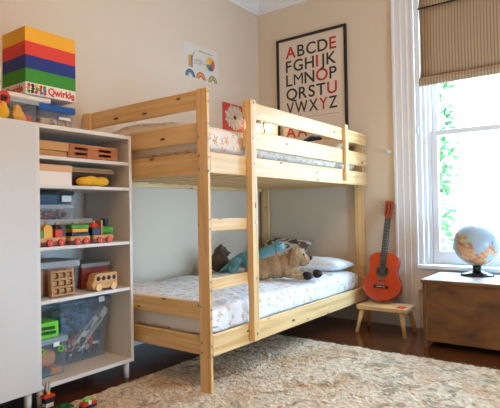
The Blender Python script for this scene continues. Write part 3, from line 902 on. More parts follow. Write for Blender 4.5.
# top compartment
boxy('cardboard_box', 'tan cardboard box with lid on the topmost shelf', 'box', (-.60, -.434, .582, .80, SZ[4] + e, 1.300), 'tancard', 'tancardlid', .045, .008)
cr = thing('toy_crate', 'reddish wooden toy crate with dark slots on the topmost shelf', 'crate', (-.262, .64, SZ[4] + e))
ch_, ca, cb_ = .072, .160, .058
bm = bmesh.new()
B(bm, -ca, ca, -cb_, cb_, 0, .008, .001)
for s in (-1, 1):
    for z0, z1 in ((.008, .020), (.034, .046), (.060, ch_)):
        B(bm, -ca, ca, s * cb_ - .004, s * cb_ + .004, z0, z1, .001)
    for x0, x1 in ((-ca, -.125), (-.045, .030), (.115, ca)):
        B(bm, x0, x1, s * cb_ - .0045, s * cb_ + .0045, .004, ch_ - .001, .001)
    B(bm, s * ca - .005, s * ca + .005, -cb_, cb_, .004, ch_ - .002, .001)
finish('slatted_body', bm, 'toywoodR', cr)
finish('lid', box(-ca - .003, ca + .003, -cb_ - .004, cb_ + .004, ch_, ch_ + .005, .001), 'toywood', cr)
# second compartment
boxy('shoe_box', 'white box with a peach lid on the second shelf', 'box', (-.60, -.406, .58, .80, SZ[3] + e, 1.184), 'whitecard', 'peachlid', .034, .002)
boxy('puzzle_box', 'dark brown wooden box under two flat boards on the second shelf', 'box', (-.392, -.125, .64, .82, SZ[3] + e, 1.154), 'darkwood')
for k in range(2):
    o = finish('wooden_board', box(-.396 + k * .004, -.108 - k * .01, .60, .815, 1.1546 + k * .0135, 1.1676 + k * .0135, .002), 'board')
    tag(o, ('lower' if k == 0 else 'upper') + ' of two flat brown boards stacked on the dark wooden box', 'board')
bm = bmesh.new()
for c, r in (((-.32, .592, 1.104), (.052, .034, .026)), ((-.275, .592, 1.112), (.045, .034, .026)), ((-.205, .592, 1.108), (.05, .034, .027)), ((-.24, .592, 1.10), (.07, .034, .021))): ball(bm, c, r)
o = remeshed('yellow_soft_toy', bm, 'yelplush'); o.location.z = SZ[3] + .0305
tag(o, 'bright yellow soft toy lying under the boards on the second shelf', 'soft toy')

# third compartment: bins and the wooden train
def scatter(name, parent_dims, n, mats, label, size=(.012, .03), seed=1):
    """loose mixed pieces inside a bin: nobody could count them"""
    random.seed(seed); x0, x1, y0, y1, z0, z1 = parent_dims; bm = bmesh.new()
    for k in range(n):
        s = [random.uniform(*size) / 2 for _ in range(3)]; d = max(s) * 1.6
        c = Vector((random.uniform(x0 + d, x1 - d), y0 + d + (y1 - y0 - 2 * d) * random.random() ** 1.6, z0 + d + (z1 - z0 - 2 * d) * random.random()))
        B(bm, -s[0], s[0], -s[1], s[1], -s[2], s[2], .002, random.randrange(len(mats)), Matrix.Translation(c) @ Euler([random.uniform(0, 6) for _ in range(3)]).to_matrix().to_4x4())
    o = finish(name, bm, mats); return tag(o, label, 'toys', None, 'stuff')
tub('storage_bin', 'wide clear bin with grey lid behind the wooden train', -.605, -.228, .655, .93, SZ[2] + e, .908, 'lidgrey', lid_h=.018)
tub('storage_bin', 'clear bin of small pieces stacked directly on the grey lid', -.605, -.335, .665, .90, .909, .984, 'lidclear', 'binclear', .010, .004)
scatter('small_toy_pieces', (-.60, -.342, .668, .89, .913, .950), 150, ['crimson', 'pnavy', 'orange', 'pblack', 'mouth'], 'small red and dark pieces lying in the clear bin', (.012, .034), 3)
tub('storage_bin', 'bluish clear bin at the top of the stack behind the train', -.605, -.335, .665, .90, .985, 1.055, 'blackmat', 'binblue', .008, .003, lab=(.055, .115, .014, .046))
tub('card_box_insert', 'pale card box inside the bluish top bin', -.598, -.345, .69, .88, .9895, 1.035, cat='box', lid_part=False, bodymat='bluegrey', lid='bluegrey', taper=.012)

# wooden train: three wagons, each a thing of its own
TRY, TZ = .585, SZ[2] + e
def wagon(name, label, x0, x1, wheels, build):
    t = thing(name, label, 'toy train', ((x0 + x1) / 2, TRY, TZ)); cx = (x0 + x1) / 2
    finish('chassis', box(x0 - cx, x1 - cx, -.030, .030, .022, .044, .002), 'toywood', t)
    for wx in wheels:
        for s in (-1, 1):
            bm = bmesh.new(); cyl(bm, (wx - cx, s * .031, .0175), (wx - cx, s * .043, .0175), .0175, n=20)
            w = finish('wheel', bm, 'pred', t)
            bm = bmesh.new(); cyl(bm, (wx - cx, s * .043, .0175), (wx - cx, s * .046, .0175), .005, n=10); finish('axle_cap', bm, 'toywood', w)
    build(t, cx)
    return t
def peg(t, x, z):
    bm = bmesh.new(); cyl(bm, (x, 0, z), (x, 0, z + .012), .008, n=12); finish('peg', bm, 'toywood', t, True)
def b1(t, cx):
    f = lambda a, b: finish('block', a, b, t)
    f(box(-.625 - cx + .02, -.588 - cx, -.026, .026, .044, .080, .002), 'pgreen')
    arch = [(-.024, .044), (.024, .044), (.024, .085)] + [(.024 * math.cos(a), .085 + .022 * math.sin(a)) for a in [PI * k / 8 for k in range(1, 8)]] + [(-.024, .085)]
    f(prism(bmesh.new(), arch, lambda a, b, s: Vector((-.562 - cx + a, s, b)), -.026, .026), 'pyel')
    f(box(-.521 - cx, -.478 - cx, -.026, .026, .044, .083, .002), 'pred')
    bm = bmesh.new(); cyl(bm, (-.500 - cx, 0, .083), (-.500 - cx, 0, .104), .030, .018, 20); f(bm, 'pblack')
    peg(t, -.562 - cx, .107); peg(t, -.500 - cx, .104)
wagon('toy_wagon', 'rear wooden train wagon with yellow and red blocks', -.612, -.465, (-.559, -.496), b1)
def b2(t, cx):
    f = lambda z0, z1, w, m: finish('slab', box(-.372 - cx - w, -.372 - cx + w, -.028, .028, z0, z1, .003), m, t)
    f(.044, .064, .055, 'pnavy'); f(.064, .082, .050, 'pyel'); f(.082, .104, .056, 'pgreen')
    peg(t, -.395 - cx, .104); peg(t, -.350 - cx, .104)
wagon('toy_wagon', 'middle wooden train wagon stacked green over yellow over navy', -.435, -.312, (-.397, -.344), b2)
def b3(t, cx):
    finish('cab', box(-.296 - cx, -.242 - cx, -.026, .026, .044, .086, .002), 'pnavy', t)
    bm = bmesh.new(); cyl(bm, (-.269 - cx, 0, .086), (-.269 - cx, 0, .108), .032, .020, 20); finish('cab_roof', bm, 'pred', t)
    peg(t, -.269 - cx, .108)
    finish('upright', box(-.236 - cx, -.226 - cx, -.026, .026, .044, .122, .001), 'toywood', t)
    bm = bmesh.new(); cyl(bm, (-.222 - cx, 0, .068), (-.150 - cx, 0, .068), .024, n=20); finish('boiler', bm, 'pgreen', t)
    bm = bmesh.new(); cyl(bm, (-.190 - cx, 0, .088), (-.190 - cx, 0, .132), .016, .022, 20); finish('chimney', bm, 'pnavy', t)
wagon('toy_locomotive', 'wooden toy locomotive with green boiler at the front of the train', -.292, -.155, (-.253, -.193), b3)
for xa, xb in ((-.465, -.435), (-.312, -.292)): pass

# fourth compartment
tub('storage_box', 'clear box with grey lid holding coral and cream cards', -.605, -.322, .645, .88, SZ[1] + e, .690, 'lidgrey', lid_h=.022)
o = finish('card_pack', box(-.600, -.53, .656, .80, SZ[1] + .006, .650, .002), 'cream'); tag(o, 'cream card pack standing in the grey-lidded box', 'cards')
o = finish('card_pack', box(-.528, -.505, .656, .80, SZ[1] + .006, .652, .002), 'mouth'); tag(o, 'narrow red card pack standing between cream and coral packs', 'cards')
o = finish('card_pack', box(-.503, -.345, .656, .80, SZ[1] + .006, .655, .002), 'coral'); tag(o, 'wide coral card pack standing in the grey-lidded box', 'cards')
tt = thing('noughts_and_crosses_board', 'wooden noughts and crosses frame leaning on the grey-lidded box', 'game', (-.460, .582, SZ[1] + .0035)); tt.rotation_euler = (-.09, 0, 0)
bm = bmesh.new(); w_, n3 = .070, 3
B(bm, -w_, w_, .024, .028, 0, .132, .001)
for k in range(4):
    p = -w_ + .008 + k * (2 * w_ - .016) / 3
    B(bm, p - .0045 - (.002 if k in (0, 3) else 0), p + .0045 + (.002 if k in (0, 3) else 0), 0, .022, 0, .132, .001)
    z = .008 + k * (.116) / 3; B(bm, -w_, w_, .0005, .022, z - .0055, z + .0055, .001)
finish('frame', bm, 'toyframe', tt)
finish('backing', box(-w_ + .004, w_ - .004, .0205, .0235, .004, .128, 0), 'darkwood', tt)
for i in range(3):
    for j in range(3):
        cx, cz = -w_ + .008 + (i + .5) * .124 / 3, .008 + (j + .5) * .116 / 3
        tk = finish('token', box(cx - .0105, cx + .0105, .008, .0200, cz - .0095, cz + .0095, .002), 'tokenO', tt)
        ch = 'OXOXXXOOO'[0:9][(2 - j) * 3 + i] if True else ''
        ch = {0: 'OXI', 1: 'XXX', 2: 'OOO'}[j][i]
        if ch == 'I': ch = 'X'
        text('mark', ch, .019, frame_xy(cx, .0076, cz - .0068), 'darkwood', tk, .0004, .0006, align='CENTER')
boxy('grey_lidded_tin', 'rust red box with grey lid behind the wooden toy bus', 'box', (-.262, -.066, .70, .88, SZ[1] + e, .655), 'crimson', 'lidgrey', .022, .004)
bus = thing('wooden_bus', 'small wooden toy bus with four round windows', 'toy bus', (-.203, .60, SZ[1] + e))
out = [(-.080, .012), (.085, .012), (.087, .085), (.080, .094), (-.052, .094), (-.068, .082), (-.076, .050), (-.086, .044)]
bm = bmesh.new(); prism(bm, out, lambda a, b, s: Vector((a, s, b)), -.026, .026); bb = finish('body', bm, 'toywood', bus)
bm = bmesh.new()
for k in range(4):
    x = -.045 + k * .036
    bm2 = bmesh.new(); cyl(bm2, (x, -.0268, .066), (x, -.022, .066), .0125, n=18); finish('window', bm2, 'blackmat', bb)
bm.free()
for x in (-.048, .055):
    for s in (-1, 1):
        bm = bmesh.new(); cyl(bm, (x, s * .0265, .019), (x, s * .036, .019), .019, n=20); finish('wheel', bm, 'tokenO', bus)

# bottom compartment
tub('storage_box', 'small clear box with pale lid at the left of the bottom shelf', -.605, -.418, .625, .84, SZ[0] + e, .306, 'lidteal', 'binclear', .016, .006, lab=(.01, .045, .150, .172))
def inner(name, dims, mat, label, cat='toy'): return tag(finish(name, box(*dims, .004), mat), label, cat)
inner('toy_block', (-.590, -.50, .640, .71, SZ[0] + .005, .135), 'teal', 'teal toy block lying at the bottom of the small clear box')
inner('toy_block', (-.498, -.44, .640, .71, SZ[0] + .005, .150), 'orange', 'orange toy block beside the teal block in the clear box')
bm = bmesh.new(); 
for c, r in (((-.545, .68, .19), (.035, .03, .04)), ((-.49, .68, .195), (.04, .03, .045)), ((-.52, .68, .22), (.045, .03, .025))): ball(bm, c, r)
o = remeshed('soft_ball', bm, 'orange'); tag(o, 'orange soft toy pressed against the small clear box front', 'soft toy'); o.location.z -= .0
ring = bmesh.new(); torus(ring, (-.455, .6215, .245), .014, .004, (0, 1, 0)); torus(ring, (-.565, .6215, .25), .013, .004, (0, 1, 0))
tag(finish('green_stickers', ring, 'lime'), 'two round green stickers on the front of the small clear box', 'sticker')
gb = boxy('green_game_box', 'lime green box with dark print on top of the small clear box', 'box', (-.605, -.455, .64, .77, .3066, .386), 'lime')
bm = bmesh.new(); random.seed(2)
for r_ in range(2):
    x = -.045
    while x < .045:
        w_ = random.uniform(.008, .014); B(bm, x, x + w_, -.0712, -.070, .020 + r_ * .024, .036 + r_ * .024, .002, 0, Matrix.Rotation(.04, 4, 'Y')); x += w_ + .003
finish('print', bm, 'limedark', gb)
big = tub('storage_tub', 'large clear tub of mixed toys filling the right of the bottom shelf', -.392, -.062, .715, .945, SZ[0] + e, .455, 'binblue', 'binclear', lid_part=False, cat='storage tub', taper=.02, lab=(.085, .125, .315, .345))
scatter('mixed_toys', (-.368, -.088, .738, .92, .118, .25), 300, ['pred', 'pblack', 'pblack', 'greyplastic', 'pnavy', 'blackmat', 'orange', 'blackmat', 'whitecard', 'pnavy'], 'mixed small toy pieces filling the large clear tub', (.014, .04), 11)
scatter('blue_toys', (-.37, -.10, .74, .92, .24, .42), 110, ['bluetoy', 'bluegrey', 'pnavy', 'lidteal', 'bluegrey'], 'blue plastic toy pieces in the upper half of the tub', (.04, .09), 12)
chu = thing('toy_chute', 'pale grey plastic toy chute standing diagonally in the large tub', 'toy', (0, 0, 0))
bm = bmesh.new(); A_, B_ = Vector((-.275, .760, .185)), Vector((-.10, .760, .345)); d = (B_ - A_).normalized(); nrm = Vector((-d.z, 0, d.x))
prf = [(-.03, .018), (-.03, -.018), (.03, -.018), (.03, .018), (.025, .018), (.025, -.014), (-.025, -.014), (-.025, .018)]
side = d.cross(Vector((0, 1, 0))).normalized()
prism(bm, [(p[0], p[1]) for p in prf], lambda a, b, t: A_.lerp(B_, t) + side * a + Vector((0, 1, 0)) * -b, 0, 1)
finish('trough', bm, 'whitecard', chu)
bm = bmesh.new(); B(bm, -.028, .028, -.02, .02, -.01, .05, .003, 0, Matrix.Translation(B_) @ d.to_track_quat('Z', 'Y').to_matrix().to_4x4()); finish('hopper', bm, 'whitecard', chu)
inner('toy_console', (-.150, -.095, .745, .78, .20, .26), 'pnavy', 'navy toy block under the grey chute in the tub')

# ---- things on top of the cabinets
TZ0 = CT + e
tub('clear_box', 'clear lidless box with red print on top of the cabinet under the white tray', -.722, -.575, .625, .80, TZ0, 1.4955, 'lidclear', 'binclear', lid_part=False, taper=.004)
o = inner('red_toy', (-.69, -.655, .63, .66, TZ0 + .012, 1.455), 'mouth', 'tall red plastic piece inside the clear lidless box')
o = inner('red_toy', (-.645, -.60, .63, .66, TZ0 + .012, 1.425), 'pred', 'short red plastic piece inside the clear lidless box')
bm = bmesh.new(); ball(bm, (-.665, .637, 1.405), (.028, .008, .022)); tag(finish('blue_disc', bm, 'bluegrey', None, True), 'slate blue disc leaning inside the clear lidless box', 'toy')
tub('blue_lidded_box', 'clear box with blue lid on top of the shelf unit', -.566, -.352, .625, .80, TZ0, 1.4955, 'lidblue', 'binclear', .022, .004, lab=(.005, .075, .048, .060))
scatter('box_contents', (-.555, -.363, .635, .79, TZ0 + .005, 1.425), 90, ['cream', 'tancard', 'coral', 'whitecard'], 'beige and pink toy pieces inside the blue-lidded box', (.02, .045), 21)
o = finish('white_tray', box(-.735, -.50, .612, .81, 1.4962, 1.522, .006), 'whitecard'); tag(o, 'flat white tray under the left end of the striped game box', 'tray')
# colourful game box
QX0, QX1, QY0, QY1, QZ0 = -.651, -.362, .60, .815, 1.5226
gm = thing('game_box', 'tall game box with yellow red blue and green bands on the shelf unit', 'game box', ((QX0 + QX1) / 2, (QY0 + QY1) / 2, QZ0))
a, b_ = (QX1 - QX0) / 2, (QY1 - QY0) / 2
zs = [0, .058, .125, .1915, .2585, .330]
bm = bmesh.new()
ringv = [[bm.verts.new((sx * a, sy * b_, z)) for sx, sy in ((-1, -1), (1, -1), (1, 1), (-1, 1))] for z in zs]
for k in range(5):
    for j in range(4):
        f = bm.faces.new((ringv[k][j], ringv[k][(j + 1) % 4], ringv[k + 1][(j + 1) % 4], ringv[k + 1][j])); f.material_index = k
bm.faces.new(ringv[0][::-1]).material_index = 0; bm.faces.new(ringv[-1]).material_index = 4
finish('carton', bm, ['whitecard', 'green', 'blue', 'red', 'yellow'], gm)
text('lettering', 'Qwirkle', .050, frame_xy(-.022, -b_ - .0012, .013), 'pred', gm, .0008, .0012, .95)
sidem = Matrix(((0, 0, -1, -a - .0012), (-1, 0, 0, .075), (0, 1, 0, .013), (0, 0, 0, 1)))
text('lettering', 'Qwirkle', .050, sidem, 'pred', gm, .0008, .0012, .95)
bm = bmesh.new(); random.seed(9); cols = ['pblack', 'pred', 'pgreen', 'bluetoy', 'orange', 'pyel']
for k in range(15):
    cx = -.128 + (k % 5) * .022 + random.uniform(-.003, .003); cz = .014 + (k // 5) * .015
    B(bm, -.008, .008, -.0016, 0, -.008, .008, .0005, (2, 0, 1, 3, 1, 4, 0, 2, 1, 3, 1, 0, 5, 1, 2)[k], Matrix.Translation((cx, -b_, cz)) @ Matrix.Rotation(random.uniform(0, 1.5), 4, 'Y'))
finish('tile_picture', bm, cols, gm)
text('small_print', '28', .016, frame_xy(.118, -b_ - .0012, .006), 'pred', gm, .0006, .0012)
# left-hand toys
wc = thing('white_carton', 'upright white carton with a green leaf at the left end of the cabinet', 'carton', (-.815, .68, TZ0))
finish('body', box(-.055, .055, -.055, .055, 0, .262, .004), 'whitecard', wc)
bm = bmesh.new(); ball(bm, (.03, -.0555, .185), (.020, .0015, .008)); finish('leaf_print', bm, 'green', wc)
bm = bmesh.new(); ball(bm, (-.01, -.0555, .235), (.02, .0015, .006)); finish('brown_print', bm, 'tancard', wc)
dk = thing('yellow_toy_figure', 'yellow toy figure with a red ring in front of the white carton', 'toy', (-.778, .588, TZ0))
bm = bmesh.new()
for c, r in (((0, 0, .036), (.036, .022, .036)), ((0, 0, .07), (.024, .018, .02))): ball(bm, c, r)
remeshed('body', bm, 'yelplush', dk, .005)
bm = bmesh.new(); torus(bm, (.0, -.012, .098), .024, .010, (0, 1, .3)); finish('ring', bm, 'pred', dk, True)
bm = bmesh.new(); ball(bm, (0, -.01, .098), (.014, .008, .014)); finish('ring_centre', bm, 'pblack', dk, True)
bm = bmesh.new()
for c, r in (((-.697, .592, TZ0 + .03), (.034, .022, .03)), ((-.702, .592, TZ0 + .06), (.022, .018, .022)), ((-.675, .592, TZ0 + .018), (.02, .02, .018))): ball(bm, c, r)
tag(remeshed('yellow_plush', bm, plain('ochre_plush', 'd8a048', .9, bump=.6, bscale=90), None, .005), 'ochre plush toy in front of the clear lidless box', 'plush toy')

# ------------------------------------------------------------------ toy brick models on the floor
def bricks(bm, lst):
    for x0, x1, y0, y1, z0, z1, mi in lst:
        B(bm, x0, x1, y0, y1, z0, z1, .0008, mi)
        nx, ny = max(1, round((x1 - x0) / .008)), max(1, round((y1 - y0) / .008))
        for i in range(nx):
            for j in range(ny):
                cyl(bm, (x0 + (i + .5) * (x1 - x0) / nx, y0 + (j + .5) * (y1 - y0) / ny, z1), (x0 + (i + .5) * (x1 - x0) / nx, y0 + (j + .5) * (y1 - y0) / ny, z1 + .0018), .0025, n=8, mi=mi)
bc = ['pblack', 'pred', 'whitecard', 'pdkgreen', 'pyel', 'lime', 'greyplastic']
RH = .010       # the rug's pile under them
def brick_model(name, label, loc, groups):
    t = thing(name, label, 'toy', loc)
    for nm, lst in groups: bm = bmesh.new(); bricks(bm, lst); finish(nm, bm, bc, t)
    return t
brick_model('toy_brick_tower', 'red and black toy brick tower standing by the cabinet leg', (-.588, .535, RH), [
    ('base', [(-.02, .02, -.016, .016, 0, .020, 2), (-.024, .024, -.016, .016, .020, .045, 0)]),
    ('roof', [(-.030, .028, -.018, .018, .045, .056, 1)]),
    ('mast', [(-.008, .008, -.006, .006, .056, .075, 4), (-.012, -.002, -.006, .006, .075, .115, 6), (.002, .009, -.006, .006, .075, .115, 6)])])
brick_model('toy_brick_plate', 'dark green toy brick plate on the rug beside the brick tower', (-.555, .455, RH), [('plate', [(-.036, .036, -.03, .03, 0, .010, 3), (-.02, .012, -.01, .012, .010, .02, 3)])])
brick_model('toy_brick_car', 'red and black toy brick car with lime studs on the rug', (-.487, .362, RH), [
    ('chassis', [(-.04, .04, -.018, .018, .006, .018, 0), (-.036, -.008, -.018, .018, .018, .032, 1), (.012, .04, -.018, .018, .018, .03, 1)]),
    ('cab', [(-.008, .012, -.014, .014, .018, .036, 2), (-.022, -.002, -.010, .010, .036, .046, 5), (.014, .034, -.010, .010, .030, .036, 5)])])

# ------------------------------------------------------------------ stool, guitar, chest, globe
st = thing('stool', 'low pale wooden stool carrying the guitar beside the bunk', 'stool', (1.83, -.232, 0))
SH = .206
bm = bmesh.new(); B(bm, -.118, .118, -.190, .185, SH - .034, SH, .006, seg=2); finish('seat', bm, 'pinepale', st)
for sx in (-1, 1):
    for sy in (-1, 1):
        bm = bmesh.new(); cyl(bm, (sx * .125, sy * .182, 0), (sx * .088, sy * .148, SH - .033), .013, .018, 14); finish('leg', bm, 'pinepale', st, True)
o = finish('red_cloth', box(1.735, 1.80, -.405, -.345, SH + .0006, SH + .006, .002), 'redcloth'); tag(o, 'small red felt piece lying on the stool seat', 'cloth')

gt = thing('acoustic_guitar', 'small red-orange acoustic guitar leaning upright on the stool', 'guitar', (1.846, -.180, SH + .021))
# local: x across (towards -y in world), z up the neck, y = depth behind the soundboard
def half(z):
    pts = [(0, .0), (.012, .062), (.04, .112), (.08, .142), (.12, .148), (.16, .138), (.20, .116), (.235, .102), (.265, .102), (.30, .112), (.335, .114), (.362, .098), (.380, .062), (.386, .0)]
    for (a0, w0), (a1, w1) in zip(pts, pts[1:]):
        if a0 <= z <= a1:
            t = (z - a0) / (a1 - a0); return w0 + (w1 - w0) * t
    return 0
zl = [.386 * (.5 - .5 * math.cos(PI * k / 40)) for k in range(41)]
def sm(z): return sum(half(min(.386, max(0, z + d))) for d in (-.012, -.006, 0, .006, .012)) / 5 if .02 < z < .366 else half(z)
outl = [(sm(z), z) for z in zl] + [(-sm(z), z) for z in zl[-2:0:-1]]
GR = Matrix.Rotation(-PI / 2, 4, 'Z') @ Matrix.Rotation(-.30, 4, 'X')        # turn to face -x, lean back
# after the turn: local x -> -y, local y -> +x
def gput(name, bm, mat, par, smooth=False):
    bmesh.ops.transform(bm, matrix=GLEAN, verts=bm.verts); return finish(name, bm, mat, par, smooth)
GLEAN = Matrix.Rotation(-PI / 2, 4, 'Z') @ Matrix.Rotation(-.295, 4, 'X') @ Matrix.Rotation(.015, 4, 'Y')
P3 = lambda a, b, t: Vector((a, t, b))
bm = bmesh.new(); prism(bm, outl, P3, 0, .006); body = gput('soundboard', bm, 'guitar', gt)
bm = bmesh.new(); prism(bm, [(p[0] * .985, .003 + p[1] * .985) for p in outl], P3, .006, .078); gput('sides', bm, 'guitarside', gt)
bm = bmesh.new(); cyl(bm, (0, -.0006, .232), (0, .004, .232), .040, n=32); gput('sound_hole', bm, 'blackmat', gt)
bm = bmesh.new(); torus(bm, (0, -.0003, .232), .047, .006, (0, 1, 0), 40, 6); gput('rosette', bm, 'rosette', gt)
bm = bmesh.new(); B(bm, -.056, .056, -.009, 0, .098, .122, .002); gput('bridge', bm, 'black', gt)
bm = bmesh.new(); B(bm, -.035, .035, -.011, -.009, .108, .112, 0); gput('saddle', bm, 'label', gt)
bm = bmesh.new(); ball(bm, (-.012, -.0006, .160), (.010, .0012, .007)); 
for k in range(6): B(bm, .000 + k * .006, .004 + k * .006, -.001, 0, .156, .164)
gput('emblem', bm, 'ink', gt)
bm = bmesh.new(); prism(bm, [(-.024, .27), (.024, .27), (.020, .665), (-.020, .665)], P3, -.006, 0); fb = gput('fretboard', bm, 'fret', gt)
bm = bmesh.new(); prism(bm, [(-.023, .38), (.023, .38), (.019, .665), (-.019, .665)], P3, 0, .018); gput('neck', bm, 'fret', gt)
for k in range(14):
    z = .06 + (.665 - .06) * 2 ** (-(k + 1) / 12.)
    if z > .275:
        bm = bmesh.new(); B(bm, -.021, .021, -.0072, -.006, z - .0008, z + .0008); gput('fret', bm, 'steel', gt)
bm = bmesh.new(); prism(bm, [(-.021, .668), (.021, .668), (.031, .69), (.033, .80), (.018, .812), (.006, .806), (0, .814), (-.006, .806), (-.018, .812), (-.033, .80), (-.031, .69)], P3, .0, .014)
for k in (-1, 1):
    pass
hd = gput('headstock', bm, 'guitarhead', gt)
bm = bmesh.new()
for s in (-1, 1): B(bm, s * .013 - .004, s * .013 + .004, -.0008, .0006, .69, .785, .0)
gput('slots', bm, 'blackmat', gt)
for s in (-1, 1):
    for k in range(3):
        bm = bmesh.new(); zz = .705 + k * .034; cyl(bm, (s * .030, .007, zz), (s * .044, .007, zz), .003, n=8); B(bm, s * .049 - .007, s * .049 + .007, .001, .013, zz - .006, zz + .006, .002)
        gput('tuning_peg', bm, 'steel', gt)
for k in range(6):
    x = -.016 + k * .0064
    bm = bmesh.new(); tube(bm, [(x * 1.5, -.0115, .110), (x, -.0085, .667)], .0006, 5); gput('string', bm, 'string', gt)

chx0, chx1, chy0, chy1, chh = 1.545, 2.043, -1.75, -.588, .458
ct = thing('wooden_chest', 'dark walnut blanket chest under the window', 'chest', ((chx0 + chx1) / 2, (chy0 + chy1) / 2, 0))
a, b_ = (chx1 - chx0) / 2, (chy1 - chy0) / 2
finish('front_panel', box(-a + .010, -a + .03, -b_ + .02, b_ - .022, .045, chh - .022, .002), 'chest', ct)
finish('back_panel', box(a - .03, a - .01, -b_ + .02, b_ - .022, .045, chh - .022, .002), 'chest', ct)
for s in (-1, 1): finish('side_panel', box(-a, a - .005, min(s * b_, s * (b_ - .022)), max(s * b_, s * (b_ - .022)), 0 if s else 0, chh - .022, .002), 'chest', ct)
finish('bottom_panel', box(-a + .03, a - .03, -b_ + .022, b_ - .022, .05, .07, 0), 'chest', ct)
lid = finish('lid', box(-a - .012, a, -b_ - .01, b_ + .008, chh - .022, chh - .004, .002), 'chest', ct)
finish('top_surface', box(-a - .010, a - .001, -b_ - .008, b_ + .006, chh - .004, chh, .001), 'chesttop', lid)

gx, gy = 1.915, -.853
gl = thing('globe', 'desk globe on a black base standing on the chest by the window', 'globe', (gx, gy, chh + .0006))
bm = bmesh.new()
prof3 = [(0, 0), (.100, 0), (.108, .006), (.100, .014), (.060, .026), (.034, .032), (.028, .040), (.030, .068), (.020, .074), (0, .074)]
n = 36; rings = []
for r, z in prof3:
    rings.append([bm.verts.new((r * math.cos(2 * PI * k / n), r * math.sin(2 * PI * k / n), z)) for k in range(n)] if r > 0 else [bm.verts.new((0, 0, z))])
for r0, r1 in zip(rings, rings[1:]):
    for k in range(n):
        j = (k + 1) % n
        if len(r0) == 1: bm.faces.new((r0[0], r1[j], r1[k]))
        elif len(r1) == 1: bm.faces.new((r0[k], r0[j], r1[0]))
        else: bm.faces.new((r0[k], r0[j], r1[j], r1[k]))
finish('base', bm, 'globebase', gl, True)
bm = bmesh.new(); ball(bm, (0, 0, .222), .150, None, 48, 32); finish('sphere', bm, 'globe', gl, True)
bm = bmesh.new(); ax = Vector((-.78, -.62, 0))      # the meridian arm swings round the right-hand side
pts = []
for k in range(25):
    t = math.radians(-85 + 170 * k / 24); pts.append(Vector((.12 * math.cos(t) * 1.36 * .35, -.162 * math.cos(t), .222 + .162 * math.sin(t))))
tube(bm, pts, .006, 8); finish('meridian_arm', bm, 'acrylic', gl, True)

# ------------------------------------------------------------------ shag rug
random.seed(4)
rx0, rx1, ry0, ry1 = -2.3, 1.275, -2.7, .50
bm = bmesh.new(); nx, ny = 240, 215; g = {}
for i in range(nx + 1):
    for j in range(ny + 1):
        x = rx0 + (rx1 - rx0) * i / nx; y = ry0 + (ry1 - ry0) * j / ny
        edge = min(i, nx - i, j, ny - j)
        k = noise.noise(Vector((x * 14, y * 14, 0))) * .004 + random.uniform(-.0025, .0025)
        z = (.010 + k) if edge > 0 else .001
        w = .010 if edge else .014
        g[i, j] = bm.verts.new((x + random.uniform(-w, w) * .7, y + random.uniform(-w, w) * .7, max(.001, z)))
for i in range(nx):
    for j in range(ny): bm.faces.new((g[i, j], g[i + 1, j], g[i + 1, j + 1], g[i, j + 1]))
for k in range(900):      # loose tufts hanging over the front edge
    y = random.uniform(ry0, ry1); c = Vector((rx1 + random.uniform(-.02, .006), y, random.uniform(.004, .018)))
    d = Vector((random.uniform(.4, 1), random.uniform(-.8, .8), -.3)).normalized() * random.uniform(.01, .025)
    s = Vector((-d.y, d.x, 0)).normalized() * .004
    bm.faces.new([bm.verts.new(q) for q in (c - s, c + s, c + d)])
o = finish('shag_rug', bm, 'rug'); tag(o, 'large beige mottled shag rug on the dark wooden floor', 'rug')

# ------------------------------------------------------------------ repeats share a group
for o in COL.objects:
    if o.parent or 'label' not in o: continue
    n_ = o.name.split('.')[0]
    g_ = {'storage_bin': 'clear bins stacked behind the train', 'toy_wagon': 'cars of the wooden train', 'toy_locomotive': 'cars of the wooden train',
          'wooden_board': 'flat boards on the dark box', 'card_pack': 'cards in the grey-lidded box', 'red_toy': 'red pieces in the clear lidless box',
          'toy_block': 'blocks in the small clear box', 'toy_brick_tower': 'toy brick models on the rug', 'toy_brick_plate': 'toy brick models on the rug',
          'toy_brick_car': 'toy brick models on the rug', 'plush_dog': 'plush toys on the lower bunk', 'plush_dinosaur': 'plush toys on the lower bunk',
          'plush_toy': 'plush toys on the lower bunk'}.get(n_)
    if g_: o['group'] = g_

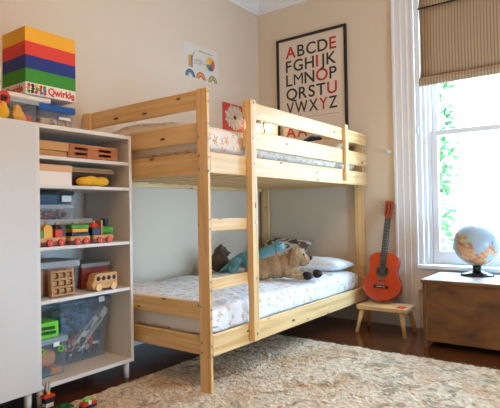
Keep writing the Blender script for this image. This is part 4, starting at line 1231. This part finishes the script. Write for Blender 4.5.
# ------------------------------------------------------------------ light
w = bpy.data.worlds.new('overcast_sky'); scn.world = w; w.use_nodes = True
bg = w.node_tree.nodes['Background']; bg.inputs[0].default_value = (.45, .71, 1.0, 1); bg.inputs[1].default_value = 35.0
def portal(loc, rot, sx, sy):
    l = bpy.data.lights.new('daylight_portal', 'AREA'); l.shape = 'RECTANGLE'; l.size = sx; l.size_y = sy
    l.cycles.is_portal = True
    o = bpy.data.objects.new('daylight_portal', l); COL.objects.link(o); o.location = loc; o.rotation_euler = rot
portal((2.42, (WY0 + WY1) / 2, (WZ0 + WZ1) / 2), (0, PI / 2, 0), WZ1 - WZ0, WY1 - WY0)
portal(((RW0 + RW1) / 2, Y0 - .11, (RZ0 + RZ1) / 2), (PI / 2, 0, 0), RW1 - RW0, RZ1 - RZ0)  # sky fill through the opening added out of view
l = bpy.data.lights.new('ceiling_lamp', 'POINT'); l.energy = 58; l.color = (1, .57, .28); l.shadow_soft_size = .14
o = bpy.data.objects.new('ceiling_lamp', l); COL.objects.link(o); o.location = (-.75, -1.35, 2.55)
l = bpy.data.lights.new('reading_lamp_glow', 'POINT'); l.energy = 4; l.color = (1, .74, .46); l.shadow_soft_size = .015
o = bpy.data.objects.new('reading_lamp_glow', l); COL.objects.link(o); o.location = (2.03, .985, 1.775)

# ------------------------------------------------------------------ camera
yaw, pit, rol, f = .6751, .0175, -.0164, 501.29
F = Vector((math.cos(yaw) * math.cos(pit), math.sin(yaw) * math.cos(pit), math.sin(pit)))
R = Vector((math.sin(yaw), -math.cos(yaw), 0)); U = R.cross(F)
R, U = R * math.cos(rol) + U * math.sin(rol), U * math.cos(rol) - R * math.sin(rol)
cd = bpy.data.cameras.new('camera'); co = bpy.data.objects.new('camera', cd); COL.objects.link(co)
co.matrix_world = Matrix(((R.x, U.x, -F.x, -1.9773), (R.y, U.y, -F.y, -1.6125), (R.z, U.z, -F.z, .9279), (0, 0, 0, 1)))
cd.sensor_width = 36; cd.lens = f / 500 * 36; cd.shift_x = 37.01 / 500; cd.clip_start = .02
scn.camera = co
vs = scn.view_settings
vs.view_transform = 'Standard'; vs.look = 'None'; vs.gamma = 1; vs.exposure = -.19; vs.use_curve_mapping = False
scn.cycles.max_bounces = 10; scn.cycles.diffuse_bounces = 5; scn.cycles.transparent_max_bounces = 16
scn.cycles.use_denoising = True; scn.cycles.sample_clamp_indirect = 6
